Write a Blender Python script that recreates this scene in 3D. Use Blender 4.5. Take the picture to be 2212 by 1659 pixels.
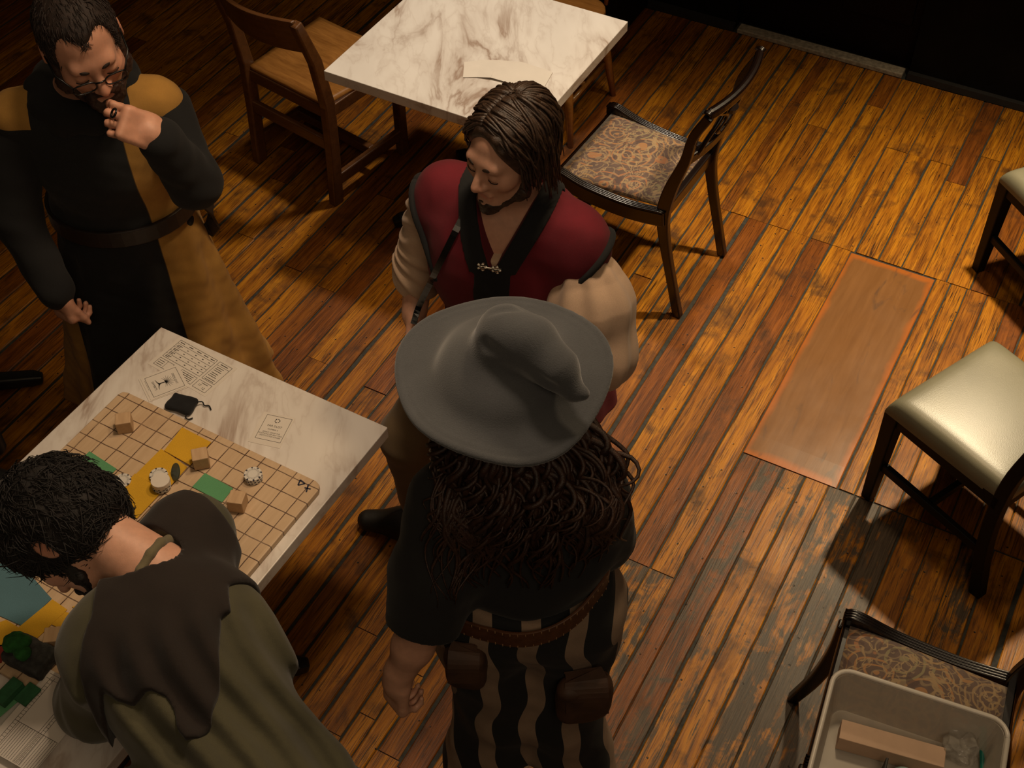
import bpy, bmesh, math, random
import numpy as np
from mathutils import Vector, Matrix

for o in list(bpy.data.objects): bpy.data.objects.remove(o, do_unlink=True)
scene = bpy.context.scene
COL = scene.collection
random.seed(7); np.random.seed(7)
pi = math.pi

# ------------------------------------------------------------------ camera
FPX, PITCH, ROLL, CAMH = 2800.0, math.radians(47.62), math.radians(0.63), 3.28
_fw = np.array([0, math.cos(PITCH), -math.sin(PITCH)]); _r = np.array([1., 0, 0]); _d = np.cross(_fw, _r)
_R = math.cos(ROLL)*_r + math.sin(ROLL)*_d; _D = -math.sin(ROLL)*_r + math.cos(ROLL)*_d
cam_data = bpy.data.cameras.new('camera'); cam_data.sensor_width = 36.0; cam_data.lens = 36.0*FPX/2212
cam_data.clip_start = 0.05
cam = bpy.data.objects.new('camera', cam_data); COL.objects.link(cam)
cam.matrix_world = Matrix(((_R[0], -_D[0], -_fw[0], 0), (_R[1], -_D[1], -_fw[1], 0), (_R[2], -_D[2], -_fw[2], CAMH), (0, 0, 0, 1)))
cam_data.dof.use_dof = False
scene.camera = cam
def P(x, y, z=0.0):
    """the point of the room at height z that the photograph shows at pixel (x, y)"""
    v = _R*((x-1106)/FPX) + _D*((y-829.5)/FPX) + _fw
    t = (z-CAMH)/v[2]
    return Vector((v[0]*t, v[1]*t, z))

# ------------------------------------------------------------------ world, lights, exposure
world = bpy.data.worlds.new('room_dark'); scene.world = world; world.use_nodes = True
world.node_tree.nodes['Background'].inputs[0].default_value = (1.0, 0.72, 0.48, 1)
world.node_tree.nodes['Background'].inputs[1].default_value = 0.012
vs = scene.view_settings
vs.view_transform = 'Standard'; vs.look = 'None'; vs.exposure = 0.0; vs.gamma = 1.0; vs.use_curve_mapping = False
def lamp(name, kind, loc, energy, color, size=0.1, target=None, spot=None, blend=0.5, sizey=None):
    l = bpy.data.lights.new(name, kind); l.energy = energy; l.color = color
    if kind == 'AREA':
        l.size = size
        if sizey: l.shape = 'RECTANGLE'; l.size_y = sizey
    else: l.shadow_soft_size = size
    if kind == 'SPOT': l.spot_size = math.radians(spot); l.spot_blend = blend
    o = bpy.data.objects.new(name, l); COL.objects.link(o); o.location = loc
    if target is not None:
        o.rotation_euler = (Vector(target)-Vector(loc)).to_track_quat('-Z', 'Y').to_euler()
    return o
WARM = (1.0, 0.72, 0.42)
lamp('ceiling_spot_stools', 'SPOT', (1.80, 3.55, 2.40), 360, (1.0, 0.79, 0.50), 0.06, (1.50, 3.10, 0), 88, 1.0)
lamp('ceiling_spot_table', 'SPOT', (0.15, 4.35, 2.9), 170, (1.0, 0.83, 0.63), 0.10, (-0.1, 3.95, 0.7), 52, 0.7)
lamp('ceiling_lamp_centre', 'SPOT', (0.9, 3.0, 3.9), 115, WARM, 0.18, (0.1, 2.2, 0), 84, 1.0)
lamp('ceiling_lamp_game_table', 'SPOT', (0.1, 2.3, 3.9), 140, (1.0, .75, .52), 0.2, (-0.75, 1.9, 0.7), 58, 0.9)
lamp('ambient_fill', 'AREA', (0.0, 2.4, 4.6), 16, WARM, 4.0, (0, 2.4, 0))  # broad overhead fill added for soft ambient light, not a fixture of the hall
lamp('front_fill', 'AREA', (0.5, -1.2, 4.5), 26, (1.0, .74, .48), 1.6, (0.0, 1.9, 0.8))  # soft fill added behind the camera to brighten faces and backs

# ------------------------------------------------------------------ helpers
def setp(o, label=None, cat=None, group=None, kind=None):
    if label: o['label'] = label
    if cat: o['category'] = cat
    if group: o['group'] = group
    if kind: o['kind'] = kind
    return o
def empty(name, loc=(0, 0, 0), rz=0.0, label=None, cat=None, group=None):
    o = bpy.data.objects.new(name, None); COL.objects.link(o)
    o.location = loc; o.rotation_euler = (0, 0, rz); o.empty_display_size = 0.1
    return setp(o, label, cat, group)
def link(name, me, mat=None, parent=None, loc=None, rot=None, smooth=False, bevel=0, subsurf=0, solid=0):
    o = bpy.data.objects.new(name, me); COL.objects.link(o)
    if mat is not None:
        me.materials.clear()
        for m in (mat if isinstance(mat, (list, tuple)) else [mat]): me.materials.append(m)
    if parent is not None: o.parent = parent
    if loc is not None: o.location = loc
    if rot is not None: o.rotation_euler = rot
    if smooth: me.polygons.foreach_set('use_smooth', [True]*len(me.polygons))
    if solid:
        m = o.modifiers.new('solid', 'SOLIDIFY'); m.thickness = solid; m.offset = 0
    if bevel:
        m = o.modifiers.new('bevel', 'BEVEL'); m.width = bevel; m.segments = 2; m.limit_method = 'ANGLE'; m.angle_limit = 0.7
    if subsurf:
        m = o.modifiers.new('sub', 'SUBSURF'); m.levels = subsurf; m.render_levels = subsurf
    return o
def pyd(verts, faces, name='mesh'):
    me = bpy.data.meshes.new(name); me.from_pydata([tuple(v) for v in verts], [], faces); me.update(); return me
def fix_normals(me):
    bm = bmesh.new(); bm.from_mesh(me); bmesh.ops.recalc_face_normals(bm, faces=bm.faces); bm.to_mesh(me); bm.free(); return me
class MB:
    """collects shapes for one mesh"""
    def __init__(s): s.v = []; s.f = []
    def add(s, vs, fs):
        n = len(s.v); s.v += [Vector(v) for v in vs]; s.f += [tuple(i+n for i in f) for f in fs]; return s
    def box(s, c, size, rot=None, taper=1.0):
        hx, hy, hz = size[0]/2, size[1]/2, size[2]/2; R = Matrix.Rotation(0, 3, 'Z') if rot is None else rot
        vs = []
        for z in (-1, 1):
            t = taper if z < 0 else 1.0
            for x, y in ((-1, -1), (1, -1), (1, 1), (-1, 1)): vs.append(Vector(c)+R@Vector((x*hx*t, y*hy*t, z*hz)))
        return s.add(vs, [(3, 2, 1, 0), (4, 5, 6, 7), (0, 1, 5, 4), (1, 2, 6, 5), (2, 3, 7, 6), (3, 0, 4, 7)])
    def beam(s, pts, w, h, up=(0, 0, 1)):
        """rectangular bar through pts; w, h scalars or lists (w across, h along up-ish)"""
        pts = [Vector(p) for p in pts]; n = len(pts); U = Vector(up); vs = []
        for i, p in enumerate(pts):
            t = (pts[min(i+1, n-1)]-pts[max(i-1, 0)]).normalized()
            side = t.cross(U)
            if side.length < 1e-4: side = Vector((1, 0, 0))
            side.normalize(); up2 = side.cross(t).normalized()
            ww = (w[i] if hasattr(w, '__len__') else w)/2; hh = (h[i] if hasattr(h, '__len__') else h)/2
            vs += [p-side*ww-up2*hh, p+side*ww-up2*hh, p+side*ww+up2*hh, p-side*ww+up2*hh]
        fs = [(3, 2, 1, 0), tuple(4*(n-1)+k for k in range(4))]
        for i in range(n-1):
            for k in range(4):
                a = 4*i+k; b = 4*i+(k+1) % 4; fs.append((a, b, b+4, a+4))
        return s.add(vs, fs)
    def tube(s, pts, r, n=10, cap=True):
        pts = [Vector(p) for p in pts]; m = len(pts); vs = []; prev = None
        for i, p in enumerate(pts):
            t = (pts[min(i+1, m-1)]-pts[max(i-1, 0)]).normalized()
            if prev is None:
                a = Vector((0, 0, 1)) if abs(t.z) < .9 else Vector((1, 0, 0)); e1 = t.cross(a).normalized()
            else: e1 = (prev-t*prev.dot(t)).normalized()
            prev = e1; e2 = t.cross(e1)
            rr = r[i] if hasattr(r, '__len__') else r
            vs += [p+(e1*math.cos(2*pi*k/n)+e2*math.sin(2*pi*k/n))*rr for k in range(n)]
        fs = []
        for i in range(m-1):
            for k in range(n):
                a = i*n+k; b = i*n+(k+1) % n; fs.append((a, b, b+n, a+n))
        if cap: fs += [tuple(range(n-1, -1, -1)), tuple((m-1)*n+k for k in range(n))]
        return s.add(vs, fs)
    def lathe(s, prof, c=(0, 0, 0), n=24):
        vs = []; c = Vector(c); m = len(prof)
        for r, z in prof: vs += [c+Vector((r*math.cos(2*pi*k/n), r*math.sin(2*pi*k/n), z)) for k in range(n)]
        fs = []
        for i in range(m-1):
            for k in range(n):
                a = i*n+k; b = i*n+(k+1) % n; fs.append((a, b, b+n, a+n))
        fs += [tuple(range(n-1, -1, -1)), tuple((m-1)*n+k for k in range(n))]
        return s.add(vs, fs)
    def prism(s, poly, z0, z1):
        n = len(poly); vs = [Vector((p[0], p[1], z0)) for p in poly]+[Vector((p[0], p[1], z1)) for p in poly]
        fs = [tuple(range(n-1, -1, -1)), tuple(range(n, 2*n))]+[(i, (i+1) % n, (i+1) % n+n, i+n) for i in range(n)]
        return s.add(vs, fs)
    def mesh(s, name='mesh'): return fix_normals(pyd(s.v, s.f, name))
    def obj(s, name, mat, parent=None, **kw): return link(name, s.mesh(name), mat, parent, **kw)
def bez(p0, p1, p2, p3, n=12):
    p0, p1, p2, p3 = map(Vector, (p0, p1, p2, p3)); out = []
    for i in range(n+1):
        t = i/n; out.append(p0*(1-t)**3+p1*3*t*(1-t)**2+p2*3*t*t*(1-t)+p3*t**3)
    return out
def crom(pts, n=6):
    """Catmull-Rom curve through pts"""
    pts = [Vector(p) for p in pts]; q = [pts[0]*2-pts[1]]+pts+[pts[-1]*2-pts[-2]]; out = []
    for i in range(1, len(q)-2):
        a, b, c, d = q[i-1:i+3]
        for k in range(n):
            t = k/n
            out.append(0.5*((2*b)+(c-a)*t+(2*a-5*b+4*c-d)*t*t+(3*b-a-3*c+d)*t**3))
    out.append(pts[-1]); return out
def copy_tree(o, parent=None):
    c = o.copy(); COL.objects.link(c); c.parent = parent
    for ch in list(o.children): copy_tree(ch, c)
    return c

# ------------------------------------------------------------------ materials
class NT:
    def __init__(s, name):
        s.m = bpy.data.materials.new(name); s.m.use_nodes = True; s.t = s.m.node_tree
        s.b = s.t.nodes['Principled BSDF']
    def n(s, typ, **kw):
        nd = s.t.nodes.new('ShaderNode'+typ)
        for k, v in kw.items():
            if k.startswith('_'): setattr(nd, k[1:], v)
        for k, v in kw.items():
            if k.startswith('_'): continue
            key = int(k[1:]) if k[0] == 'i' and k[1:].isdigit() else k.replace('__', ' ')
            s.set(nd.inputs[key], v)
        return nd
    def set(s, inp, v):
        if isinstance(v, bpy.types.NodeSocket): s.t.links.new(v, inp)
        elif isinstance(v, bpy.types.Node): s.t.links.new(v.outputs[0], inp)
        else:
            if hasattr(inp.default_value, '__len__') and not isinstance(v, str) and hasattr(v, '__len__') and len(v) == 3 and len(inp.default_value) == 4: v = (*v, 1)
            inp.default_value = v
    def math(s, op, a, b=0.0, c=0.0, clamp=False): 
        nd = s.n('Math', _operation=op, i0=a, i1=b, i2=c); nd.use_clamp = clamp; return nd.outputs[0]
    def mix(s, fac, a, b, typ='MIX'):
        nd = s.n('MixRGB', _blend_type=typ, i0=fac, i1=a, i2=b); return nd.outputs[0]
    def ramp(s, fac, stops, interp='LINEAR'):
        nd = s.n('ValToRGB', i0=fac); cr = nd.color_ramp; cr.interpolation = interp
        while len(cr.elements) < len(stops): cr.elements.new(0.5)
        for e, (p, c) in zip(cr.elements, stops):
            e.position = p; e.color = (*c, 1) if len(c) == 3 else c
        return nd.outputs[0]
    def coord(s, which='Object', scale=None, loc=None):
        tc = s.n('TexCoord').outputs[which]
        if scale is None and loc is None: return tc
        mp = s.n('Mapping', Vector=tc)
        if scale is not None: mp.inputs['Scale'].default_value = scale
        if loc is not None: s.set(mp.inputs['Location'], loc)
        return mp.outputs[0]
    def noise(s, vec, scale=5, detail=4, rough=.55, dist=0):
        return s.n('TexNoise', Vector=vec, Scale=scale, Detail=detail, Roughness=rough, Distortion=dist).outputs[0]
    def bump(s, h, strength=.3, dist=.01):
        s.set(s.b.inputs['Normal'], s.n('Bump', Height=h, Strength=strength, Distance=dist))
    def out(s, color=None, rough=None, **kw):
        if color is not None: s.set(s.b.inputs['Base Color'], color)
        if rough is not None: s.set(s.b.inputs['Roughness'], rough)
        for k, v in kw.items(): s.set(s.b.inputs[k.replace('__', ' ')], v)
        return s.m
def plain(name, col, rough=.6, noise=0.15, scale=30, bump=0.0, **kw):
    t = NT(name); c = t.coord('Object')
    nz = t.noise(c, scale, 5)
    a = tuple(max(0, x*(1-noise)) for x in col); b = tuple(min(1, x*(1+noise)) for x in col)
    if bump: t.bump(nz, bump, .004)
    return t.out(t.ramp(nz, [(.3, a), (.7, b)]), rough, **kw)
def fabric(name, col, rough=.9, weave=900, var=.18, bump=.25, sheen=.15, fold=None):
    t = NT(name); c = t.coord('Object')
    n1 = t.noise(c, 9, 4); n2 = t.noise(c, weave, 2)
    a = tuple(x*(1-var) for x in col); b = tuple(min(1, x*(1+var)) for x in col)
    colr = t.ramp(n1, [(.3, a), (.7, b)])
    colr = t.mix(.25, colr, t.ramp(n2, [(.3, tuple(x*.6 for x in col)), (.7, tuple(min(1, x*1.4) for x in col))]))
    t.bump(n2, bump, .0015)
    return t.out(colr, rough, **{'Sheen__Weight': sheen, 'Sheen__Roughness': .5})
def wood(name, dark, light, rough=.3, sc=(3, 45, 45), bump=.05, coat=.2):
    t = NT(name); c = t.coord('Object', sc)
    n1 = t.noise(c, 1.2, 6, .6, .6); n2 = t.noise(c, 5, 4)
    f = t.mix(.35, n1, n2)
    t.bump(n2, bump, .002)
    return t.out(t.ramp(f, [(.32, dark), (.68, light)]), rough, **{'Coat__Weight': coat, 'Coat__Roughness': .15})
# ------------------------------------------------------------------ floor of old boards
YAW = math.radians(-28.9)
AX = Vector((math.cos(YAW), math.sin(YAW), 0)); BX = Vector((-math.sin(YAW), math.cos(YAW), 0))   # across / along the boards
def UV(u, v, z=0): return BX*u + AX*v + Vector((0, 0, z))
ROTU = YAW + pi/2          # local x runs along the boards

def plank_material():
    t = NT('old_varnished_boards')
    rnd = t.n('ObjectInfo').outputs['Random']
    off = t.n('CombineXYZ', X=t.math('MULTIPLY', rnd, 37), Y=t.math('MULTIPLY', rnd, 91), Z=t.math('MULTIPLY', rnd, 13)).outputs[0]
    co = t.n('TexCoord').outputs['Object']
    p = t.n('VectorMath', _operation='ADD', i0=co, i1=off).outputs[0]
    st = t.n('Mapping', Vector=p); st.inputs['Scale'].default_value = (2.2, 26, 26)
    grain = t.noise(st.outputs[0], 1.6, 7, .62, .8)
    fine = t.n('Mapping', Vector=p); fine.inputs['Scale'].default_value = (5, 120, 120)
    fg = t.noise(fine.outputs[0], 2.0, 5, .6, .4)
    blot = t.noise(p, 7.0, 5, .6, .4)
    base = t.ramp(grain, [(.25, (.11, .034, .003)), (.45, (.28, .098, .005)), (.62, (.42, .165, .007)), (.8, (.50, .22, .012))])
    red = t.ramp(grain, [(.3, (.07, .018, .003)), (.7, (.25, .075, .008))])
    fr = t.ramp(t.math('FRACT', t.math('MULTIPLY', rnd, 7.31)), [(.55, (0, 0, 0)), (.85, (1, 1, 1))])
    c = t.mix(fr, base, red)
    c = t.mix(t.ramp(fg, [(.36, (.8, .8, .8)), (.48, (.1, .1, .1)), (.6, (0, 0, 0))]), c, (.05, .018, .006))
    ck = t.n('Mapping', Vector=p); ck.inputs['Scale'].default_value = (1.3, 75, 75)
    crack = t.ramp(t.math('ABSOLUTE', t.math('SUBTRACT', t.noise(ck.outputs[0], 1.0, 3, .5, .3), .5)), [(.006, (.9, .9, .9)), (.02, (0, 0, 0))])
    crm = t.ramp(t.noise(p, 3.0, 2), [(.5, (0, 0, 0)), (.6, (1, 1, 1))]); c = t.mix(t.math('MULTIPLY', crack, crm), c, (.015, .008, .005))
    # dark foot dirt and spilled stains in the varnish
    c = t.mix(t.ramp(blot, [(.54, (0, 0, 0)), (.70, (.8, .8, .8))]), c, (.040, .017, .006))
    # varnish worn through to grey wood
    wear = t.n('Attribute', _attribute_type='OBJECT', _attribute_name='wear').outputs['Fac']
    wn = t.mix(.5, t.noise(p, 9, 6, .65, 1.2), t.noise(st.outputs[0], 2.2, 5, .6, .5))
    wm = t.ramp(t.math('ADD', wn, t.math('SUBTRACT', wear, .5)), [(.5, (0, 0, 0)), (.58, (1, 1, 1))])
    grey = t.ramp(fg, [(.3, (.022, .015, .010)), (.65, (.085, .058, .037))])
    c = t.mix(wm, c, grey)
    pits = t.n('TexVoronoi', Vector=p, Scale=22).outputs['Distance']
    c = t.mix(t.ramp(pits, [(.05, (1, 1, 1)), (.09, (0, 0, 0))]), c, (.012, .008, .006))
    r = t.ramp(t.mix(.5, blot, fg), [(.3, (.36, .36, .36)), (.7, (.56, .56, .56))])
    r = t.mix(t.math('MULTIPLY', wm, .6), r, (.5, .5, .5))
    h = t.mix(.5, grain, fg)
    h = t.mix(t.ramp(pits, [(.04, (1, 1, 1)), (.1, (0, 0, 0))]), h, (0, 0, 0))
    t.bump(h, .45, .003)
    return t.out(c, r, **{'Specular__IOR__Level': .27})
M_PLANK = plank_material()
M_DIRT = plain('dirt_filled_gap', (.022, .021, .017), .8, .5, 60, .6)

fl = MB(); fl.add([UV(-2.5, -7, -.006), UV(-2.5, 3, -.006), UV(5.6, 3, -.006), UV(5.6, -7, -.006),
                   UV(-2.5, -7, -.06), UV(-2.5, 3, -.06), UV(5.6, 3, -.06), UV(5.6, -7, -.06)],
                  [(0, 1, 2, 3), (7, 6, 5, 4), (0, 4, 5, 1), (1, 5, 6, 2), (2, 6, 7, 3), (3, 7, 4, 0)])
FLOOR = fl.obj('floor', M_DIRT); setp(FLOOR, 'dark dirt-filled base under the old floorboards', kind='structure')

rf = random.Random(3)
def plank(u0, u1, v0, v1, wear=.2, gap=None, name='plank', mat=None, jit=1.0):
    g = (rf.choice([.002, .003, .005, .007, .009]) if gap is None else gap)/2
    L = (u1-u0)-.003; W = (v1-v0)-2*g; n = max(3, int(L/.09)); h = .016
    z = rf.uniform(-.0015, .001); vs = []
    ja = jb = 0
    for i in range(n+1):
        x = -L/2+L*i/n
        ja = ja*.6+rf.uniform(-.0016, .0016)*jit; jb = jb*.6+rf.uniform(-.0016, .0016)*jit
        a = -W/2+ja; b = W/2+jb; e = .003; k = .0016 if i in (0, n) else 0
        vs += [(x, a, -h), (x, a, -e), (x, a+e, -k), (x, b-e, -k), (x, b, -e), (x, b, -h)]
    fs = [tuple(range(5, -1, -1)), tuple(6*n+k for k in range(6))]
    for i in range(n):
        for k in range(5): fs.append((6*i+k, 6*i+k+1, 6*i+k+7, 6*i+k+6))
    me = fix_normals(pyd(vs, fs, name))
    o = link(name, me, mat or M_PLANK, FLOOR); c = UV((u0+u1)/2, (v0+v1)/2, z)
    o.location = c; o.rotation_euler = (0, 0, ROTU); o['wear'] = wear
    return o
def row(vs, u0, u1, joints=(), wear=.2, **kw):
    for a, b in zip(vs[:-1], vs[1:]):
        cuts = [u0]+[j for j in joints]+[u1]
        for c0, c1 in zip(cuts[:-1], cuts[1:]): plank(c0, c1, a, b, wear(a, b, c0, c1) if callable(wear) else wear+rf.uniform(-.06, .06), **kw)
WALLU = 5.03
top_v = [-1.179, -1.131, -1.058, -.974, -.886, -.803, -.72, -.629, -.537, -.446, -.364, -.278, -.19, -.1, -.01, .08, .17, .27]
# far field up to the wall
for a, b in zip(top_v[:-1], top_v[1:]):
    cut = rf.choice([4.5, 4.62, 4.4, 4.75, None]); w = rf.uniform(.1, .28)
    if cut: plank(3.82, cut, a, b, w); plank(cut, WALLU-.03, a, b, w)
    else: plank(3.82, WALLU-.03, a, b, w)
# centre boards with their straight cross cuts
mid_v = [-1.179, -1.131, -1.058, -.974, -.886, -.803, -.72, -.638]
for a, b in zip(mid_v[:-1], mid_v[1:]):
    lo = 2.155 if a > -.9 else rf.uniform(.3, 1.6)
    plank(lo, 3.82, a, b, .02+rf.uniform(0, .06), gap=rf.choice([.007, .010, .013]))
    plank(-.4, lo, a, b, .56 if a > -.9 else .36)
# big patch board
def patch_material():
    t = NT('orange_patch_board'); c = t.coord('Object', (3, 30, 30))
    n = t.noise(c, 1.1, 5, .55, .5); n2 = t.noise(t.coord('Object'), 5, 4)
    col = t.ramp(n, [(.3, (.15, .066, .021)), (.7, (.20, .092, .032))])
    # polished brown middle, raw orange rim left by the missing frame
    s = t.n('SeparateXYZ', Vector=t.coord('Object'))
    ex = t.math('ABSOLUTE', s.outputs[0]); ey = t.math('ABSOLUTE', s.outputs[1])
    wob = t.math('MULTIPLY', t.math('SUBTRACT', n2, .5), .05)
    rim = t.math('MAXIMUM', t.math('SUBTRACT', ex, .515), t.math('SUBTRACT', ey, .135))
    rim = t.math('ADD', rim, wob)
    col = t.mix(t.ramp(rim, [(.0, (0, 0, 0)), (.02, (1, 1, 1))]), col, (.32, .095, .015))
    st = t.noise(t.coord('Object', (2, 7, 7)), 2.3, 4, .5, 1.5)
    col = t.mix(t.ramp(st, [(.60, (0, 0, 0)), (.72, (.6, .6, .6))]), col, (.075, .045, .03))
    t.bump(n, .12, .002)
    return t.out(col, t.ramp(n2, [(.3, (.27, .27, .27)), (.7, (.36, .36, .36))]))
M_PATCH = patch_material()
o = plank(2.712, 3.812, -.64, -.318, gap=.005, name='patch_board', mat=M_PATCH, jit=.3)
setp(o, 'wide smooth orange-brown repair board let into the floor')
# right of the patch
rv = [-.315, -.262, -.2, -.125, -.05, .03, .11, .2, .29]
row(rv, 2.715, 3.82, (), .3, gap=.004)
# worn boards towards the camera
lv = [-.638, -.575, -.5, -.425, -.345, -.258, -.175, -.09, -.0, .09, .18, .28]
for a, b in zip(lv[:-1], lv[1:]):
    j = rf.choice([1.55, 1.2, 1.9, .9])
    plank(j, 2.71, a, b, .53+rf.uniform(-.1, .1)); plank(-.4, j, a, b, .64+rf.uniform(-.08, .06))
far_r = [.29, .38, .47, .56, .65, .74]
row(far_r, -.4, WALLU-.03, (2.0, 3.9), .3)
# long boards to the left
v = -1.179; known = [-1.235, -1.315, -1.395, -1.475, -1.556, -1.634, -1.715, -1.80, -1.89, -1.975, -2.056, -2.146, -2.235, -2.32, -2.405, -2.49]
while known[-1] > -5.2: known.append(known[-1]-rf.uniform(.078, .096))
prev = -1.179
for v in known:
    js = []; u = rf.uniform(.3, 1.6)
    while u < WALLU-.5:
        if u > .4: js.append(u)
        u += rf.uniform(1.6, 2.8)
    cuts = [-.4 if v > -3 else .6]+js+[WALLU-.03]
    for c0, c1 in zip(cuts[:-1], cuts[1:]):
        plank(c0, c1, v, prev, rf.uniform(.12, .3), gap=rf.choice([.004, .006, .008, .012, .016]))
    prev = v

# ------------------------------------------------------------------ dark wall, doorway and threshold
M_WALL = plain('black_painted_panelling', (.0035, .0028, .0024), .8, .4, 6, .1, **{'Specular IOR Level': .1})
M_DOOR = wood('dark_brown_door', (.003, .0013, .001), (.007, .003, .002), .55, coat=.0)
M_DOOR.node_tree.nodes['Principled BSDF'].inputs['Specular IOR Level'].default_value = .1
M_GREY = plain('worn_grey_threshold', (.24, .20, .15), .6, .35, 60, .4)
dl = P(1598, 48); dr = P(1965, 158)
vd0 = dl.dot(AX); vd1 = dr.dot(AX)
def wall_piece(v0, v1, u0, u1, z0, z1):
    m = MB(); poly = [UV(u0, v0), UV(u0, v1), UV(u1, v1), UV(u1, v0)]; return m.prism(poly, z0, z1)
W1 = wall_piece(-7, vd0, WALLU, WALLU+.15, 0, 4.4)
W1.add(*[(lambda m: (m.v, m.f))(wall_piece(vd1, 3, WALLU-.005, WALLU+.15, 0, 4.4))][0])
W1.add(*[(lambda m: (m.v, m.f))(wall_piece(vd0, vd1, WALLU, WALLU+.15, 2.1, 4.4))][0])
wall = W1.obj('wall_far', M_WALL); setp(wall, 'black panelled wall behind the tables', kind='structure')
door = wall_piece(vd0, vd1, WALLU+.06, WALLU+.10, .0, 2.1).obj('door_1', M_DOOR); setp(door, 'very dark brown door in the black wall', kind='structure')
for k in range(2):
    a = vd0+.07+k*(vd1-vd0-.05)/2; b = a+(vd1-vd0)/2-.09
    for z0, z1 in ((.2, .95), (1.1, 1.95)):
        wall_piece(a, b, WALLU+.048, WALLU+.062, z0, z1).obj('door_panel', M_DOOR, door, bevel=.006)
th = wall_piece(vd0+.02, vd1-.02, WALLU-.035, WALLU+.02, 0, .022).obj('trim_1', M_GREY, bevel=.004); setp(th, 'pale worn threshold strip under the dark door', kind='structure')
bb = wall_piece(vd1, 3, WALLU-.03, WALLU-.004, 0, .03); bb.add(*[(lambda m: (m.v, m.f))(wall_piece(-7, vd0, WALLU-.03, WALLU, 0, .03))][0])
bb = bb.obj('baseboard_far', plain('dusty_dark_skirting', (.008, .006, .005), .8, .4, 30)); setp(bb, 'dusty dark skirting along the black wall', kind='structure')
# the hall round them, mostly out of sight
wl = wall_piece(-7.1, -7, -2.5, WALLU+.1, 0, 4.4).obj('wall_left', M_WALL); setp(wl, 'dark wall at the far left of the hall', kind='structure')
wr = wall_piece(3, 3.1, -2.5, WALLU+.1, 0, 4.4).obj('wall_right', M_WALL); setp(wr, 'dark wall at the far right of the hall', kind='structure')
# ------------------------------------------------------------------ tables
def marble():
    t = NT('white_marble_laminate'); co = t.n('TexCoord').outputs['Object']
    ro = t.n('Mapping', Vector=co); ro.inputs['Rotation'].default_value = (0, 0, -.55); mp = t.n('Mapping', Vector=ro.outputs[0]); mp.inputs['Scale'].default_value = (3.4, 1.15, 3.4)
    v = mp.outputs[0]
    n1 = t.noise(v, 1.9, 5, .58, .5)
    r1 = t.math('ABSOLUTE', t.math('SUBTRACT', n1, .5))
    vein = t.ramp(r1, [(0, (1, 1, 1)), (.035, (.35, .35, .35)), (.11, (0, 0, 0))])
    n2 = t.noise(v, 3.4, 4, .55, .5); r2 = t.math('ABSOLUTE', t.math('SUBTRACT', n2, .52))
    vein2 = t.ramp(r2, [(0, (.55, .55, .55)), (.02, (.15, .15, .15)), (.06, (0, 0, 0))])
    msk = t.ramp(t.noise(v, 1.3, 3), [(.42, (0, 0, 0)), (.62, (1, 1, 1))])
    cl = t.noise(v, 1.6, 4)
    base = t.ramp(cl, [(.3, (.76, .71, .655)), (.7, (.68, .63, .58))])
    c = t.mix(t.math('MULTIPLY', vein, msk), base, (.34, .245, .19))
    c = t.mix(t.math('MULTIPLY', vein2, .45), c, (.42, .335, .28))
    return t.out(c, .32)
M_MARBLE = marble()
M_BLACKMETAL = plain('black_cast_iron', (.012, .012, .012), .35, .2, 40, .05)
def table(name, corner, rz, wa, lb, label, bases):
    """marble-look top, corner = far left corner, local x along the far edge, local -y towards the near end"""
    t = empty(name, (corner[0], corner[1], 0), rz, label, 'table')
    MB().box((wa/2, -lb/2, .74-.0195), (wa, lb, .039)).obj('table_top', M_MARBLE, t, bevel=.0025)
    for bx, by in bases:
        p = MB().tube([(bx, by, .04), (bx, by, .70)], .038, 20).obj('pedestal', M_BLACKMETAL, t, smooth=False)
        MB().box((bx, by, .692), (.4, .4, .014)).obj('top_plate', M_BLACKMETAL, t, bevel=.003)
        for k in range(4):
            a = pi/4+k*pi/2; d = Vector((math.cos(a), math.sin(a), 0)); c = Vector((bx, by, 0))
            MB().beam([c+d*.02+Vector((0, 0, .075)), c+d*.16+Vector((0, 0, .055)), c+d*.33+Vector((0, 0, .028)), c+d*.36+Vector((0, 0, .02))], [.06, .055, .05, .035], [.05, .045, .04, .03]).obj('foot', M_BLACKMETAL, t, bevel=.008)
    return t
T1C = P(348, 706, .74); T1Y = math.radians(-30.0)
table('cafe_table', T1C, T1Y, .75, 1.9, 'white marble-topped table set out with the board game', [(.40, -.62), (.375, -1.5)])
def T1(a, b, z=.74):
    return Vector((T1C.x+a*math.cos(T1Y)-b*math.sin(T1Y), T1C.y+a*math.sin(T1Y)+b*math.cos(T1Y), z))
T2C = P(868-168*.01, 0, .74); T2Y = math.radians(-29.2)
t2corner = Vector((-.631, 3.773, 0)) + Vector((-math.sin(T2Y), math.cos(T2Y), 0))*.765
table('cafe_table', t2corner, T2Y, .785, .765, 'empty white marble-topped table with a folded paper on it', [(.39, -.38)])
t3 = P(92, 812, .03)-Vector((math.cos(T1Y+pi/4), math.sin(T1Y+pi/4), 0))*.36
table('cafe_table', t3+Matrix.Rotation(T1Y, 3, 'Z')@Vector((-.3, .3, 0)), T1Y, .6, .6, 'table beyond the left edge of which only a black foot shows', [(.3, -.3)])
def T2(a, b, z=.74):
    return Vector((t2corner.x+a*math.cos(T2Y)-b*math.sin(T2Y), t2corner.y+a*math.sin(T2Y)+b*math.cos(T2Y), z))

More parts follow.
